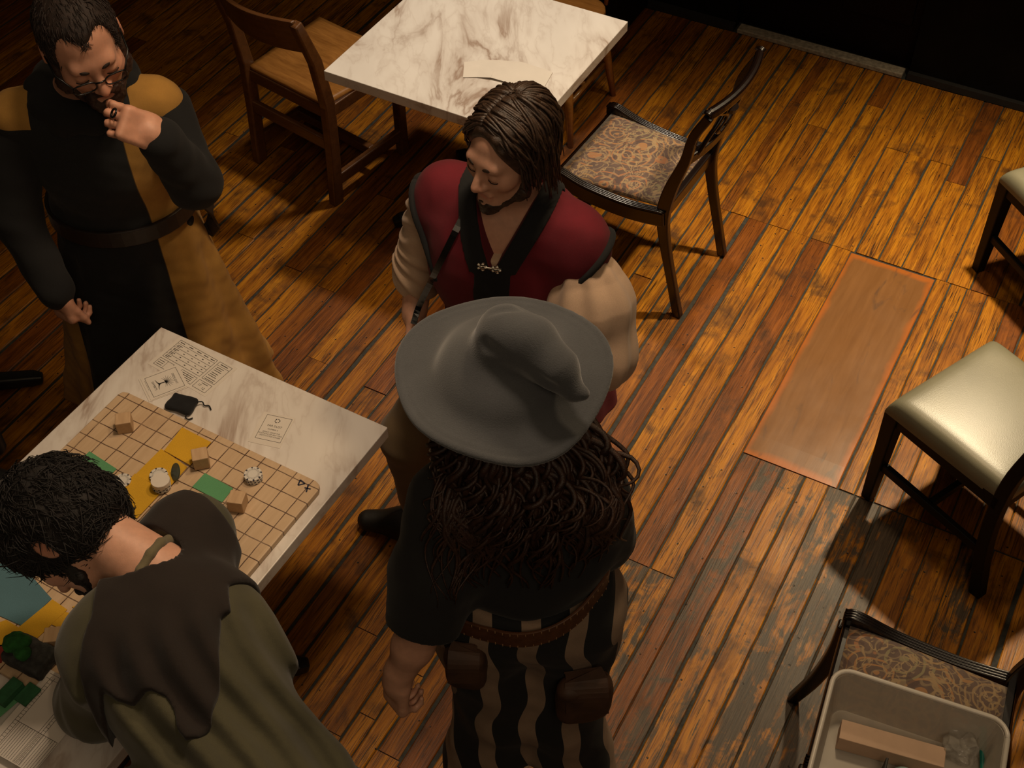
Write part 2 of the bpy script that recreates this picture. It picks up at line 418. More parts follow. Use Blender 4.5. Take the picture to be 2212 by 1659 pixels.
# ------------------------------------------------------------------ wooden library chair
M_OAK = wood('honey_oak', (.19, .075, .016), (.36, .16, .038), .28, (4, 30, 30), .04, .5)
M_OAKD = wood('brown_oak_frame', (.075, .028, .009), (.15, .06, .018), .35, (4, 30, 30), .04, .3)
def oak_chair():
    """faces +y, origin under the seat centre"""
    t = empty('wooden_chair'); w = .22; d = .20
    # scooped seat
    n = 18; vs = []; fs = []
    for side in (0, 1):
        for j in range(n+1):
            for i in range(n+1):
                x = -1+2*i/n; y = -1+2*j/n
                xx = x*(.215+.012*y); yy = y*.205+.01
                z = .452
                s = -.016*math.exp(-((abs(x)-.45)/.33)**2)*math.exp(-((y+.15)/.55)**2)+.004*math.exp(-(x/.2)**2)*(y > -.2)*max(0, min(1, (y+.2)))
                z = z+s if side == 0 else .427
                if side == 0 and max(abs(x), abs(y)) > .99: z -= .004
                vs.append((xx, yy, z))
    N = (n+1)**2; idx = lambda s, i, j: s*N+j*(n+1)+i
    for j in range(n):
        for i in range(n):
            fs.append((idx(0, i, j), idx(0, i+1, j), idx(0, i+1, j+1), idx(0, i, j+1)))
            fs.append((idx(1, i, j), idx(1, i, j+1), idx(1, i+1, j+1), idx(1, i+1, j)))
    for i in range(n):
        fs.append((idx(0, i, 0), idx(1, i, 0), idx(1, i+1, 0), idx(0, i+1, 0))); fs.append((idx(0, i, n), idx(0, i+1, n), idx(1, i+1, n), idx(1, i, n)))
        fs.append((idx(0, 0, i), idx(0, 0, i+1), idx(1, 0, i+1), idx(1, 0, i))); fs.append((idx(0, n, i), idx(1, n, i), idx(1, n, i+1), idx(0, n, i+1)))
    link('seat', pyd(vs, fs), M_OAK, t, smooth=True)
    for s in (-1, 1):
        # rear post: leg and back upright in one
        MB().beam([(s*.215, -.215, 0), (s*.215, -.20, .25), (s*.215, -.195, .45), (s*.212, -.225, .65), (s*.208, -.285, .83)], [.036]*5, [.05, .05, .052, .046, .036], up=(0, 1, 0)).obj('rear_leg', M_OAKD, t, bevel=.006)
        MB().beam([(s*.205, .185, 0), (s*.205, .185, .43)], .038, .042, up=(0, 1, 0)).obj('front_leg', M_OAKD, t, bevel=.006)
        MB().beam([(s*.213, -.2, .10), (s*.207, .19, .10)], .026, .05).obj('side_stretcher', M_OAKD, t, bevel=.005)
        MB().beam([(s*.205, -.19, .405), (s*.2, .19, .405)], .022, .05).obj('seat_rail', M_OAKD, t, bevel=.004)
    MB().beam([(-.21, -.205, .27), (.21, -.205, .27)], .024, .05).obj('rear_stretcher', M_OAKD, t, bevel=.005)
    MB().beam([(-.2, .02, .105), (.2, .02, .105)], .03, .04).obj('cross_stretcher', M_OAKD, t, bevel=.005)
    MB().beam([(-.2, .19, .405), (.2, .19, .405)], .022, .05).obj('front_rail', M_OAKD, t, bevel=.004)
    MB().beam([(-.2, -.19, .405), (.2, -.19, .405)], .022, .05).obj('rear_rail', M_OAKD, t, bevel=.004)
    # broad curved back panel
    pts = [(-.205+.41*i/14, -.262-.05*math.sin(pi*i/14)*1.0, .765) for i in range(15)]
    m = MB(); vs = []; fs = []
    for i, (x, y, z) in enumerate(pts):
        for dy, dz, sh in ((-.012, -.075, .024), (.010, -.075, .024), (.010, .075, -.024), (-.012, .075, -.024)):
            vs.append((x, y+dy+sh, z+dz))
    for i in range(14):
        for k in range(4): fs.append((4*i+k, 4*i+(k+1) % 4, 4*i+(k+1) % 4+4, 4*i+k+4))
    fs += [(3, 2, 1, 0), (56, 57, 58, 59)]
    m.add(vs, fs).obj('back_panel', M_OAKD, t, bevel=.006)
    return t
ch = oak_chair()
rl = P(560, 340); rr_ = P(738, 438); mid = (rl+rr_)/2
cy = math.atan2((rr_-rl).y, (rr_-rl).x)
ch.location = mid + Vector((-math.sin(cy), math.cos(cy), 0))*.205; ch.rotation_euler = (0, 0, cy)
setp(ch, 'brown oak chair with scooped seat and curved back beside the empty table', 'chair')
# ------------------------------------------------------------------ spindle chair beyond the empty table
def spindle_chair():
    t = empty('spindle_chair')
    m = MB(); m.prism([(.21*math.copysign(abs(math.cos(a))**.6, math.cos(a)), .2*math.copysign(abs(math.sin(a))**.6, math.sin(a))) for a in [2*pi*k/28 for k in range(28)]], .42, .452)
    m.obj('seat', M_OAK, t, bevel=.008)
    for sx in (-1, 1):
        for sy in (-1, 1):
            MB().tube([(sx*.15, sy*.14, .425), (sx*.185, sy*.175, .22), (sx*.215, sy*.205, 0)], [.013, .02, .012], 12).obj('leg', M_OAK, t, smooth=True)
        MB().tube([(sx*.18, -.17, .17), (sx*.18, .17, .17)], .010, 10).obj('stretcher', M_OAK, t, smooth=True)
    MB().tube([(-.18, 0, .17), (.18, 0, .17)], .010, 10).obj('stretcher', M_OAK, t, smooth=True)
    for k in range(7):
        x = -.17+.34*k/6; MB().tube([(x, -.175-.01*math.cos(x*8), .44), (x*1.12, -.25, .84)], .009, 8).obj('spindle', M_OAK, t, smooth=True)
    MB().beam([(x/100, -.25-.03*(1-(x/22)**2), .86) for x in range(-22, 23, 4)], .02, .07).obj('top_rail', M_OAK, t, bevel=.006)
    return t
sp = spindle_chair(); f = P(1232, 318); rz = YAW+pi
sp.rotation_euler = (0, 0, rz)
sp.location = f-(Matrix.Rotation(rz, 3, 'Z')@Vector((-.215, .205, 0)))
setp(sp, 'pale oak spindle-back chair beyond the empty marble table', 'chair')

# ------------------------------------------------------------------ dark mahogany chairs with paisley seats
def paisley():
    t = NT('paisley_fabric'); co = t.n('TexCoord').outputs['Object']
    wob = t.n('TexNoise', Vector=co, Scale=7, Detail=2).outputs['Color']
    p = t.n('VectorMath', _operation='MULTIPLY_ADD', i0=wob, i1=(.07, .07, .07), i2=co).outputs[0]
    vo = t.n('TexVoronoi', Vector=p, Scale=9.5); d = vo.outputs['Distance']
    rings = t.math('SINE', t.math('MULTIPLY', d, 34))
    vo2 = t.n('TexVoronoi', Vector=p, Scale=21); d2 = vo2.outputs['Distance']
    petals = t.math('SINE', t.math('MULTIPLY', d2, 17))
    vines = t.math('ABSOLUTE', t.math('SUBTRACT', t.noise(p, 13, 2, .5, 1.8), .5))
    base = t.ramp(t.noise(co, 30, 3), [(.3, (.075, .043, .032)), (.7, (.11, .064, .047))])
    gold = t.ramp(vo.outputs['Color'], [(.3, (.27, .15, .05)), (.6, (.31, .12, .045)), (.8, (.20, .16, .08))])
    c = t.mix(t.ramp(rings, [(.55, (0, 0, 0)), (.7, (.9, .9, .9))]), base, gold)
    c = t.mix(t.ramp(petals, [(.72, (0, 0, 0)), (.85, (.6, .6, .6))]), c, (.24, .165, .09))
    c = t.mix(t.ramp(vines, [(.012, (.9, .9, .9)), (.03, (0, 0, 0))]), c, (.28, .185, .09))
    c = t.mix(t.ramp(t.noise(p, 18, 2, .5, 2), [(.62, (0, 0, 0)), (.66, (.7, .7, .7))]), c, (.06, .028, .022))
    t.bump(t.noise(co, 900, 2), .3, .001)
    return t.out(c, .75, **{'Sheen__Weight': .2})
M_PAIS = paisley()
M_MAHO = wood('black_mahogany', (.003, .0012, .0009), (.008, .003, .002), .27, (4, 30, 30), .02, .35)
def maho_chair():
    """faces +y"""
    t = empty('mahogany_chair')
    # padded drop-in seat
    n = 16; vs = []; fs = []
    for side in (0, 1):
        for j in range(n+1):
            for i in range(n+1):
                x = -1+2*i/n; y = -1+2*j/n
                z = .455+.022*(1-x**4)*(1-y**4) if side == 0 else .44
                vs.append((x*(.185+.018*y), y*.195+.005, z))
    N = (n+1)**2; idx = lambda s, i, j: s*N+j*(n+1)+i
    for j in range(n):
        for i in range(n):
            fs.append((idx(0, i, j), idx(0, i+1, j), idx(0, i+1, j+1), idx(0, i, j+1)))
    for i in range(n):
        fs.append((idx(0, i, 0), idx(1, i, 0), idx(1, i+1, 0), idx(0, i+1, 0))); fs.append((idx(0, i, n), idx(0, i+1, n), idx(1, i+1, n), idx(1, i, n)))
        fs.append((idx(0, 0, i), idx(0, 0, i+1), idx(1, 0, i+1), idx(1, 0, i))); fs.append((idx(0, n, i), idx(1, n, i), idx(1, n, i+1), idx(0, n, i+1)))
    link('seat_pad', pyd(vs, fs), M_PAIS, t, smooth=True)
    for s in (-1, 1):
        # swept side frame: rear sabre leg, seat joint and back upright in one curve
        prof = crom([(s*.19, -.30, 0), (s*.19, -.262, .15), (s*.19, -.225, .30), (s*.19, -.205, .43), (s*.19, -.222, .55), (s*.19, -.262, .68), (s*.19, -.28, .78), (s*.19, -.325, .875)], 4)
        nn = len(prof); w = [.032+.016*math.exp(-((i/(nn-1)-.5)/.18)**2) for i in range(nn)]
        MB().beam(prof, .027, w, up=(0, 1, 0)).obj('rear_leg', M_MAHO, t, bevel=.005)
        # side rail scrolling over at the front
        sr = crom([(s*.198, -.215, .425), (s*.204, -.08, .412), (s*.21, .08, .425), (s*.212, .18, .452), (s*.212, .222, .452)], 5)
        ra = MB().beam(sr, .032, [.06]*(len(sr)-3)+[.055, .05, .045]).obj('side_rail', M_MAHO, t, bevel=.006)
        for k in range(4):
            MB().tube([Vector(q)+Vector((-.0115+.0077*k, 0, .0295 if i < len(sr)-2 else .025)) for i, q in enumerate(sr)], .0042, 8).obj('reed', M_MAHO, ra, smooth=True)
        fl_ = crom([(s*.212, .205, .43), (s*.213, .213, .30), (s*.213, .238, .15), (s*.213, .282, 0)], 4)
        MB().beam(fl_, .028, [.05-.02*i/(len(fl_)-1) for i in range(len(fl_))], up=(0, 1, 0)).obj('front_leg', M_MAHO, t, bevel=.005)
    # reeded front rail
    MB().beam([(-.2, .205, .425), (.2, .205, .425)], .026, .05).obj('front_rail', M_MAHO, t, bevel=.008)
    MB().beam([(-.19, -.2, .425), (.19, -.2, .425)], .026, .05).obj('rear_rail', M_MAHO, t, bevel=.005)
    # curved top rail with reeded ends
    pts = [(x/1000, -.322-.032*(1-(x/195)**2), .882) for x in range(-195, 196, 30)]
    tr = MB().beam(pts, .028, .04).obj('top_rail', M_MAHO, t, bevel=.011)
    for s in (-1, 1):
        for k in range(3):
            MB().tube([(s*(.196+.006*k), -.337, .892), (s*(.196+.006*k), -.322, .9), (s*(.196+.006*k), -.306, .892)], .004, 8).obj('reed', M_MAHO, tr, smooth=True)
    # lower bowed rail and carved lattice between
    pts = [(x/1000, -.268-.028*(1-(x/185)**2), .685) for x in range(-185, 186, 37)]
    MB().beam(pts, .022, .036).obj('back_rail', M_MAHO, t, bevel=.006)
    for s in (-1, 1):
        MB().tube(crom([(s*.02, -.298, .70), (s*.07, -.31, .74), (s*.04, -.325, .79), (s*.10, -.325, .83), (s*.15, -.33, .87)], 5), .008, 8).obj('carved_scroll', M_MAHO, t, smooth=True)
        MB().tube(crom([(s*.15, -.285, .69), (s*.12, -.305, .75), (s*.09, -.32, .79), (s*.03, -.335, .86)], 5), .008, 8).obj('carved_scroll', M_MAHO, t, smooth=True)
    MB().tube([(0, -.315, .785+.0)]+[(0, -.312, .77), (0, -.318, .80)][1:], .028, 16).obj('carved_rosette', M_MAHO, t)
    return t
mc = maho_chair()
n1 = P(1472, 672); n2 = P(1553, 560)      # rear feet
mid = (n1+n2)/2; ax = (n2-n1).normalized(); cyaw = math.atan2(-ax.y, -ax.x)  # local x from far to near foot -> faces left
fwd = Vector((ax.y*-1, ax.x, 0))
cyaw = math.atan2(fwd.y, fwd.x)-pi/2
mc.rotation_euler = (0, 0, cyaw); mc.location = mid+fwd*.30
setp(mc, 'dark mahogany chair with paisley seat standing alone on the open floor', 'chair', 'mahogany chairs with paisley seats')
m2 = copy_tree(mc)
a = P(1824, 1326, .475); b = P(2128, 1424, .475); fw2 = (a-b).normalized(); yaw2 = math.atan2(fw2.y, fw2.x)-pi/2
m2.rotation_euler = (0, 0, yaw2); m2.location = a-Matrix.Rotation(yaw2, 3, 'Z')@Vector((.212, .222, 0)); m2.location.z = 0
setp(m2, 'dark mahogany chair with paisley seat carrying the clear plastic bin', 'chair', 'mahogany chairs with paisley seats')

# ------------------------------------------------------------------ parsons chairs with olive leatherette seats
def leatherette():
    t = NT('olive_leatherette'); c = t.coord('Object')
    n = t.noise(c, 6, 4); fine = t.n('TexVoronoi', Vector=c, Scale=420).outputs['Distance']
    t.bump(t.mix(.5, fine, t.noise(c, 14, 3)), .12, .002)
    return t.out(t.ramp(n, [(.3, (.135, .127, .088)), (.7, (.175, .163, .115))]), .36)
M_LEATH = leatherette()
M_EBONY = plain('black_stained_wood', (.003, .0026, .0022), .55, .3, 20, .03, **{'Specular IOR Level': .25})
def parsons_chair():
    t = empty('leather_seat_chair')
    n = 26; vs = []; fs = []
    for side in (0, 1):
        for j in range(n+1):
            for i in range(n+1):
                x = math.sin(pi/2*(-1+2*i/n)); y = math.sin(pi/2*(-1+2*j/n))
                q = (max(0, 1-x**16)*max(0, 1-y**16))**.5
                z = .425+.046*q+.007*(1-x*x)*(1-y*y) if side == 0 else .41
                vs.append((x*(.222+.006*y), y*.215, z))
    N = (n+1)**2; idx = lambda s, i, j: s*N+j*(n+1)+i
    for j in range(n):
        for i in range(n): fs.append((idx(0, i, j), idx(0, i+1, j), idx(0, i+1, j+1), idx(0, i, j+1)))
    for i in range(n):
        fs.append((idx(0, i, 0), idx(1, i, 0), idx(1, i+1, 0), idx(0, i+1, 0))); fs.append((idx(0, i, n), idx(0, i+1, n), idx(1, i+1, n), idx(1, i, n)))
        fs.append((idx(0, 0, i), idx(0, 0, i+1), idx(1, 0, i+1), idx(1, 0, i))); fs.append((idx(0, n, i), idx(1, n, i), idx(1, n, i+1), idx(0, n, i+1)))
    link('seat_pad', pyd(vs, fs), M_LEATH, t, smooth=True)
    for s in (-1, 1):
        MB().beam([(s*.2, .195, .415), (s*.2, .2, 0)], [.05, .034], [.05, .034], up=(0, 1, 0)).obj('front_leg', M_EBONY, t, bevel=.004)
        MB().beam(crom([(s*.2, -.245, 0), (s*.2, -.205, .22), (s*.2, -.198, .44), (s*.2, -.225, .62), (s*.2, -.30, .92)], 4), .036, [.04]*17, up=(0, 1, 0)).obj('rear_leg', M_EBONY, t, bevel=.004)
        MB().beam([(s*.2, -.21, .17), (s*.2, .197, .17)], .02, .03).obj('side_stretcher', M_EBONY, t, bevel=.003)
        MB().beam([(s*.205, -.2, .395), (s*.205, .2, .395)], .026, .05).obj('side_rail', M_EBONY, t, bevel=.003)
    MB().beam([(-.2, .2, .395), (.2, .2, .395)], .026, .05).obj('front_rail', M_EBONY, t, bevel=.003)
    MB().beam([(-.2, -.2, .395), (.2, -.2, .395)], .026, .05).obj('rear_rail', M_EBONY, t, bevel=.003)
    MB().beam([(-.2, .0, .17), (.2, .0, .17)], .02, .03).obj('cross_stretcher', M_EBONY, t, bevel=.003)
    m = MB(); 
    for i in range(4):
        z = .62+.095*i; y = -.225-.025*i
        MB().beam([(-.19, y, z), (0, y-.02, z), (.19, y, z)], .018, .055).obj('back_slat', M_EBONY, t, bevel=.004)
    return t
pc = parsons_chair()
# front-left leg foot at f1, rear-left leg foot at f2 (chair seen from its left-rear side)
f1 = P(1875, 1072); f2 = P(2112, 1282)
sL = P(1903, 864, .44); sT = P(2147, 724, .45)
fx = (f1-f2).normalized(); py_ = math.atan2(fx.y, fx.x)-pi/2
pc.rotation_euler = (0, 0, py_)
pc.location = f1-Matrix.Rotation(py_, 3, 'Z')@Vector((-.2, .2, 0))
setp(pc, 'black chair with olive leather seat, the nearer one at right edge', 'chair', 'black chairs with olive leather seats')
p2 = copy_tree(pc)
g1 = P(2112, 582); g2 = P(2158, 712)
py2 = py_-.28
p2.rotation_euler = (0, 0, py2); p2.location = (g1)-Matrix.Rotation(py2, 3, 'Z')@Vector((-.2, .2, 0))
setp(p2, 'black chair with brightly lit pale leather seat, the farther one at right edge', 'chair', 'black chairs with olive leather seats')
# ------------------------------------------------------------------ sculpting kit: signed distances turned into one skin
A3 = lambda v: np.array(v, dtype=np.float64)
def unit(v): v = A3(v); return v/np.linalg.norm(v)
def rc(a, b, ra, rb):
    a = A3(a); b = A3(b); ba = b-a; L2 = max(float(ba@ba), 1e-9)
    def f(p):
        h = np.clip(((p-a)@ba)/L2, 0, 1); return np.linalg.norm(p-a-h[:, None]*ba, axis=1)-(ra+(rb-ra)*h)
    return f
def el(c, r, R=None):
    c = A3(c); r = A3(r)
    def f(p):
        q = p-c
        if R is not None: q = q@R
        k0 = np.linalg.norm(q/r, axis=1); k1 = np.linalg.norm(q/(r*r), axis=1)+1e-9
        return k0*(k0-1)/k1
    return f
def rb(c, half, rad, R=None):
    c = A3(c); half = A3(half)
    def f(p):
        q = p-c
        if R is not None: q = q@R
        q = np.abs(q)-half+rad
        return np.linalg.norm(np.maximum(q, 0), axis=1)+np.minimum(q.max(axis=1), 0)-rad
    return f
def smin(a, b, k):
    if k <= 0: return np.minimum(a, b)
    h = np.maximum(k-np.abs(a-b), 0)/k; return np.minimum(a, b)-h*h*k*.25
def smax(a, b, k): return -smin(-a, -b, k)
def un(fs, k=.02):
    def f(p):
        d = fs[0](p)
        for g in fs[1:]: d = smin(d, g(p), k)
        return d
    return f
def near(f, c, r):
    """only work f out close to c"""
    c = A3(c)
    def g(p):
        d = np.linalg.norm(p-c, axis=1); out = d-r*.55; m = d < r
        if m.any(): out[m] = f(p[m])
        return out
    return g
def surf(fn, lo, hi, h, blk=8):
    lo = A3(lo); hi = A3(hi); n = np.ceil((hi-lo)/h/blk).astype(int); N = n*blk
    ci = np.stack(np.meshgrid(*[np.arange(k) for k in n], indexing='ij'), -1).reshape(-1, 3)
    dc = fn(lo+(ci+.5)*blk*h); act = np.abs(dc) < blk*h*1.25+.012
    D = np.repeat(np.repeat(np.repeat(np.where(dc < 0, -1., 1.).astype(np.float32).reshape(n), blk, 0), blk, 1), blk, 2)
    off = np.stack(np.meshgrid(*[np.arange(blk)]*3, indexing='ij'), -1).reshape(-1, 3)
    ac = ci[act]
    for s in range(0, len(ac), 400):
        ii = (ac[s:s+400, None, :]*blk+off[None]).reshape(-1, 3)
        D[ii[:, 0], ii[:, 1], ii[:, 2]] = fn(lo+(ii+.5)*h)
    I = D < 0
    c = np.zeros(tuple(N-1), np.int8)
    for dx in (0, 1):
        for dy in (0, 1):
            for dz in (0, 1): c += I[dx:N[0]-1+dx, dy:N[1]-1+dy, dz:N[2]-1+dz]
    cells = np.argwhere((c > 0) & (c < 8)); idm = np.full(tuple(N-1), -1, np.int32); idm[tuple(cells.T)] = np.arange(len(cells))
    acc = np.zeros((len(cells), 3)); cnt = np.zeros(len(cells))
    for ax in range(3):
        o1, o2 = [a for a in range(3) if a != ax]
        for u in (0, 1):
            for w in (0, 1):
                A = np.zeros(3, int); A[o1] = u; A[o2] = w; B = A.copy(); B[ax] = 1
                a = D[tuple((cells+A).T)]; b = D[tuple((cells+B).T)]; m = (a < 0) != (b < 0)
                t = np.where(m, a/np.where(m, a-b, 1), 0); pt = np.tile(A.astype(float), (len(cells), 1)); pt[:, ax] += t
                acc[m] += pt[m]; cnt[m] += 1
    V = lo+(cells+.5+acc/cnt[:, None])*h
    F = []
    for ax in range(3):
        o1, o2 = [(1, 2), (2, 0), (0, 1)][ax]
        s0 = [slice(0, N[k]) for k in range(3)]; s1 = list(s0); s0[ax] = slice(0, N[ax]-1); s1[ax] = slice(1, N[ax])
        e = np.argwhere(I[tuple(s0)] != I[tuple(s1)])
        e = e[(e[:, o1] > 0) & (e[:, o2] > 0) & (e[:, o1] < N[o1]-1) & (e[:, o2] < N[o2]-1)]
        flip = ~I[tuple(e.T)]
        q = []
        for d1, d2 in ((1, 1), (0, 1), (0, 0), (1, 0)):
            k = e.copy(); k[:, o1] -= d1; k[:, o2] -= d2; q.append(idm[tuple(k.T)])
        q = np.stack(q, 1); q[flip] = q[flip][:, ::-1]; F.append(q)
    return V, np.concatenate(F)
def sdf_obj(name, fn, lo, hi, h, mat, parent=None, color=None, relax=0):
    V, F = surf(fn, lo, hi, h)
    me = bpy.data.meshes.new(name); me.vertices.add(len(V)); me.vertices.foreach_set('co', V.astype(np.float32).ravel())
    me.loops.add(len(F)*4); me.loops.foreach_set('vertex_index', F.astype(np.int32).ravel())
    me.polygons.add(len(F)); me.polygons.foreach_set('loop_start', np.arange(0, len(F)*4, 4, dtype=np.int32)); me.polygons.foreach_set('loop_total', np.full(len(F), 4, np.int32))
    me.polygons.foreach_set('use_smooth', np.ones(len(F), bool)); me.update(calc_edges=True); me.validate()
    if color is not None:
        at = me.color_attributes.new('Col', 'FLOAT_COLOR', 'POINT'); c = np.ones((len(V), 4), np.float32); c[:, :3] = color(V); at.data.foreach_set('color', c.ravel())
    return link(name, me, mat, parent)
def reach(px, py, parent, L, far=False):
    """the point on the sight line through (px, py) that lies L from parent"""
    v = _R*((px-1106)/FPX)+_D*((py-829.5)/FPX)+_fw; v = v/np.linalg.norm(v); o = A3((0, 0, CAMH))-A3(parent)
    b = o@v; c = o@o-L*L; q = b*b-c; t = -b+(math.sqrt(q) if far else -math.sqrt(q)) if q > 0 else -b
    return A3((0, 0, CAMH))+v*t
def frame(fwd, up=(0, 0, 1), roll=0):
    f = unit(fwd); r = unit(np.cross(f, up)); u = np.cross(r, f)
    if roll: r, u = r*math.cos(roll)+u*math.sin(roll), -r*math.sin(roll)+u*math.cos(roll)
    return np.stack([r, f, u], 1)      # columns: right, forward, up
def head_fn(c, R, s=1.0, ears=True, nose=1.0, jaw=1.0):
    c = A3(c)
    m = un([el((0, -.014, .038), (.076, .099, .088)), el((0, .026, -.03), (.061, .068, .083))], .03)
    face = [rc((-.046, .008, -.055), (-.012, .070, -.098), .02, .02), rc((.046, .008, -.055), (.012, .070, -.098), .02, .02),
            el((0, .076, -.10), (.022*jaw, .018, .018)), rc((-.034, .078, .028), (.034, .078, .028), .013, .013),
            el((-.043, .060, -.018), (.022, .024, .02)), el((.043, .060, -.018), (.022, .024, .02))]
    nz = un([rc((0, .088, .016), (0, .112*nose, -.026), .0075, .0115), el((-.0115, .1, -.031), (.009, .011, .008)), el((.0115, .1, -.031), (.009, .011, .008))], .008)
    sock = [el((-.032, .099, .005), (.017, .018, .0115)), el((.032, .099, .005), (.017, .018, .0115))]
    lids = [el((-.031, .0765, .002), (.0155, .0145, .0125)), el((.031, .0765, .002), (.0155, .0145, .0125))]
    lip1 = rc((-.018, .088, -.0615), (.018, .088, -.0615), .0065, .0065); lip2 = rc((-.014, .0875, -.0735), (.014, .0875, -.0735), .0075, .0075)
    mid = rc((-.024, .0945, -.0665), (.024, .0945, -.0665), .0025, .0025)
    def ear(s_):
        Re = frame((.25*s_, 1, -.15)); a = el((s_*.080, -.012, -.004), (.011, .021, .033), Re); b = el((s_*.092, -.008, .0), (.008, .012, .02), Re)
        return lambda p: smax(a(p), -b(p), .006)
    def f(p):
        q = ((p-c)@R)/s
        d = m(q)
        for g in face: d = smin(d, g(q), .022)
        for g in sock: d = smax(d, -g(q), .012)
        for g in lids: d = smin(d, g(q), .004)
        d = smin(d, nz(q), .012)
        d = smin(d, lip1(q), .006); d = smin(d, lip2(q), .006); d = smax(d, -mid(q), .004)
        if ears:
            for s_ in (-1, 1): d = smin(d, ear(s_)(q), .008)
        return d*s
    return near(f, c, .27*s)
def skin_color(c, R, s=1.0, tint=(1, 1, 1)):
    c = A3(c)
    def col(V):
        q = ((V-c)@R)/s; o = np.ones((len(V), 3))*A3(tint)
        def spot(ctr, rad, rgb, k):
            w = np.exp(-(((q-A3(ctr))/A3(rad))**2).sum(1))[:, None]*k; return w, A3(rgb)
        for ctr, rad, rgb, k in (((0, .092, -.067), (.021, .014, .009), (.85, .42, .40), .75), ((0, .11, -.028), (.016, .016, .014), (1, .75, .7), .5),
                                 ((-.045, .06, -.025), (.025, .03, .022), (1, .74, .68), .5), ((.045, .06, -.025), (.025, .03, .022), (1, .74, .68), .5),
                                 ((-.08, -.01, 0), (.02, .03, .035), (1, .68, .6), .6), ((.08, -.01, 0), (.02, .03, .035), (1, .68, .6), .6)):
            w, t = spot(ctr, rad, rgb, k); o = o*(1-w)+o*t*w
        return o
    return col
def hand_fns(w, d, n, left=True, curl=(40, 45, 50, 55), thumb=(.55, .75, .35), s=1.0, spread=.02):
    """w wrist, d towards the fingers, n out of the palm"""
    w = A3(w); d = unit(d); n = unit(A3(n)-d*(A3(n)@d)); t = np.cross(d, n)*(-1 if left else 1)     # t: thumb side
    Rp = np.stack([d, t, n], 1)
    palm = un([rb(w+d*.048*s, (.046*s, .039*s, .0125*s), .012*s, Rp), el(w+d*.03*s+t*.022*s+n*.006*s, (.035*s, .018*s, .016*s), Rp), rc(w-d*.03*s, w+d*.02*s, .027*s, .028*s)], .015)
    fs = []
    for i, (o, L, r) in enumerate(((.029, .074, .0088), (.010, .082, .009), (-.010, .076, .0086), (-.029, .060, .0078))):
        b = w+(d*.086-d*abs(i-1)*.004+t*o)*s; ang = 0; p0 = b-d*.01*s; dirv = unit(d+t*(1.5-i)*spread); segs = []
        for k, fr in enumerate((.45, .31, .24)):
            ang += math.radians(curl[i])*(.8, 1.1, .7)[k]; v = dirv*math.cos(ang)+n*math.sin(ang); p1 = p0+v*(L*fr+(.01 if k == 0 else 0))*s
            segs.append(rc(p0, p1, r*s*(1-.06*k), r*s*(.95-.08*k))); p0 = p1
        fs.append(un(segs, .004))
    b = w+(d*.02+t*.026)*s; v = unit(d*thumb[0]+t*thumb[1]+n*thumb[2]); m1 = b+v*.042*s; v2 = unit(v+d*.5+n*.2); m2 = m1+v2*.032*s; m3 = m2+unit(v2+d*.3)*.024*s
    th = un([rc(b, m1, .0135*s, .0105*s), rc(m1, m2, .0105*s, .0095*s), rc(m2, m3, .0095*s, .0075*s)], .005)
    def f(p):
        dd = fs[0](p)
        for g in fs[1:]: dd = smin(dd, g(p), .0022)
        dd = smin(dd, palm(p), .009); return smin(dd, th(p), .008)
    return near(f, w+d*.06, .2)
def wob(p, f, amp, seed=0.0):
    x, y, z = p[:, 0]*f+seed, p[:, 1]*f+seed*1.7, p[:, 2]*f+seed*.6
    return amp*(np.sin(x+1.3*np.sin(y*.9+.7*z))+.6*np.sin(1.9*y-1.1*z+np.sin(1.7*x))+.5*np.sin(2.3*z+.8*x+1.1*np.sin(1.4*y)))/2.1
def fuzz(ob, crown, n, L, r, mat, parent, jit=.5, lift=.15, seed=3, curl=0.0):
    """short strands combed away from the crown over a hair shape"""
    me = ob.data; N = len(me.vertices); co = np.empty(N*3, np.float32); me.vertices.foreach_get('co', co); co = co.reshape(-1, 3).astype(float)
    no = np.empty(N*3, np.float32); me.vertices.foreach_get('normal', no); no = no.reshape(-1, 3).astype(float)
    rg = np.random.RandomState(seed); idx = rg.choice(N, min(n, N), replace=False); mb = MB()
    for i in idx:
        v = co[i]; nn = no[i]; d = v-A3(crown); d = d-nn*(d@nn)+rg.normal(size=3)*jit*.04; d = d-nn*(d@nn); d = unit(d+1e-6); sd = np.cross(nn, d); l = L*rg.uniform(.6, 1.2); c = curl*rg.normal()
        pts = [v-nn*.002, v+d*l*.35+nn*l*lift*.6+sd*c*l*.2, v+d*l*.7+nn*l*lift*.7+sd*c*l*.6, v+d*l+nn*l*lift*.2+sd*c*l*1.1-A3((0, 0, .1*l))]
        mb.tube(pts, [r, r*1.1, r*.8, r*.25], 4, False)
    return link('hair_strands', pyd(mb.v, mb.f), mat, parent, smooth=True)
def lock(mb, pts, r, n=5, taper=.25):
    m = len(pts); mb.tube(pts, [r*(1-(1-taper)*(i/(m-1))**2) for i in range(m)], n)
def skin_mat(name, base):
    t = NT(name); at = t.n('Attribute', _attribute_name='Col').outputs['Color']; c = t.coord('Object')
    n = t.noise(c, 40, 4); col = t.ramp(n, [(.3, tuple(x*.88 for x in base)), (.7, tuple(min(1, x*1.08) for x in base))])
    t.bump(t.noise(c, 350, 3), .15, .0015)
    return t.out(t.mix(1.0, col, at, 'MULTIPLY'), .5, **{'Subsurface__Weight': .12, 'Subsurface__Radius': (.012, .004, .002), 'Subsurface__Scale': .6})
def hair_mat(name, dark, light, rough=.45):
    t = NT(name); c = t.coord('Object'); n = t.noise(c, 60, 5, .6, .5); n2 = t.noise(c, 500, 2)
    t.bump(n2, .5, .002)
    return t.out(t.ramp(n, [(.3, dark), (.7, light)]), rough)
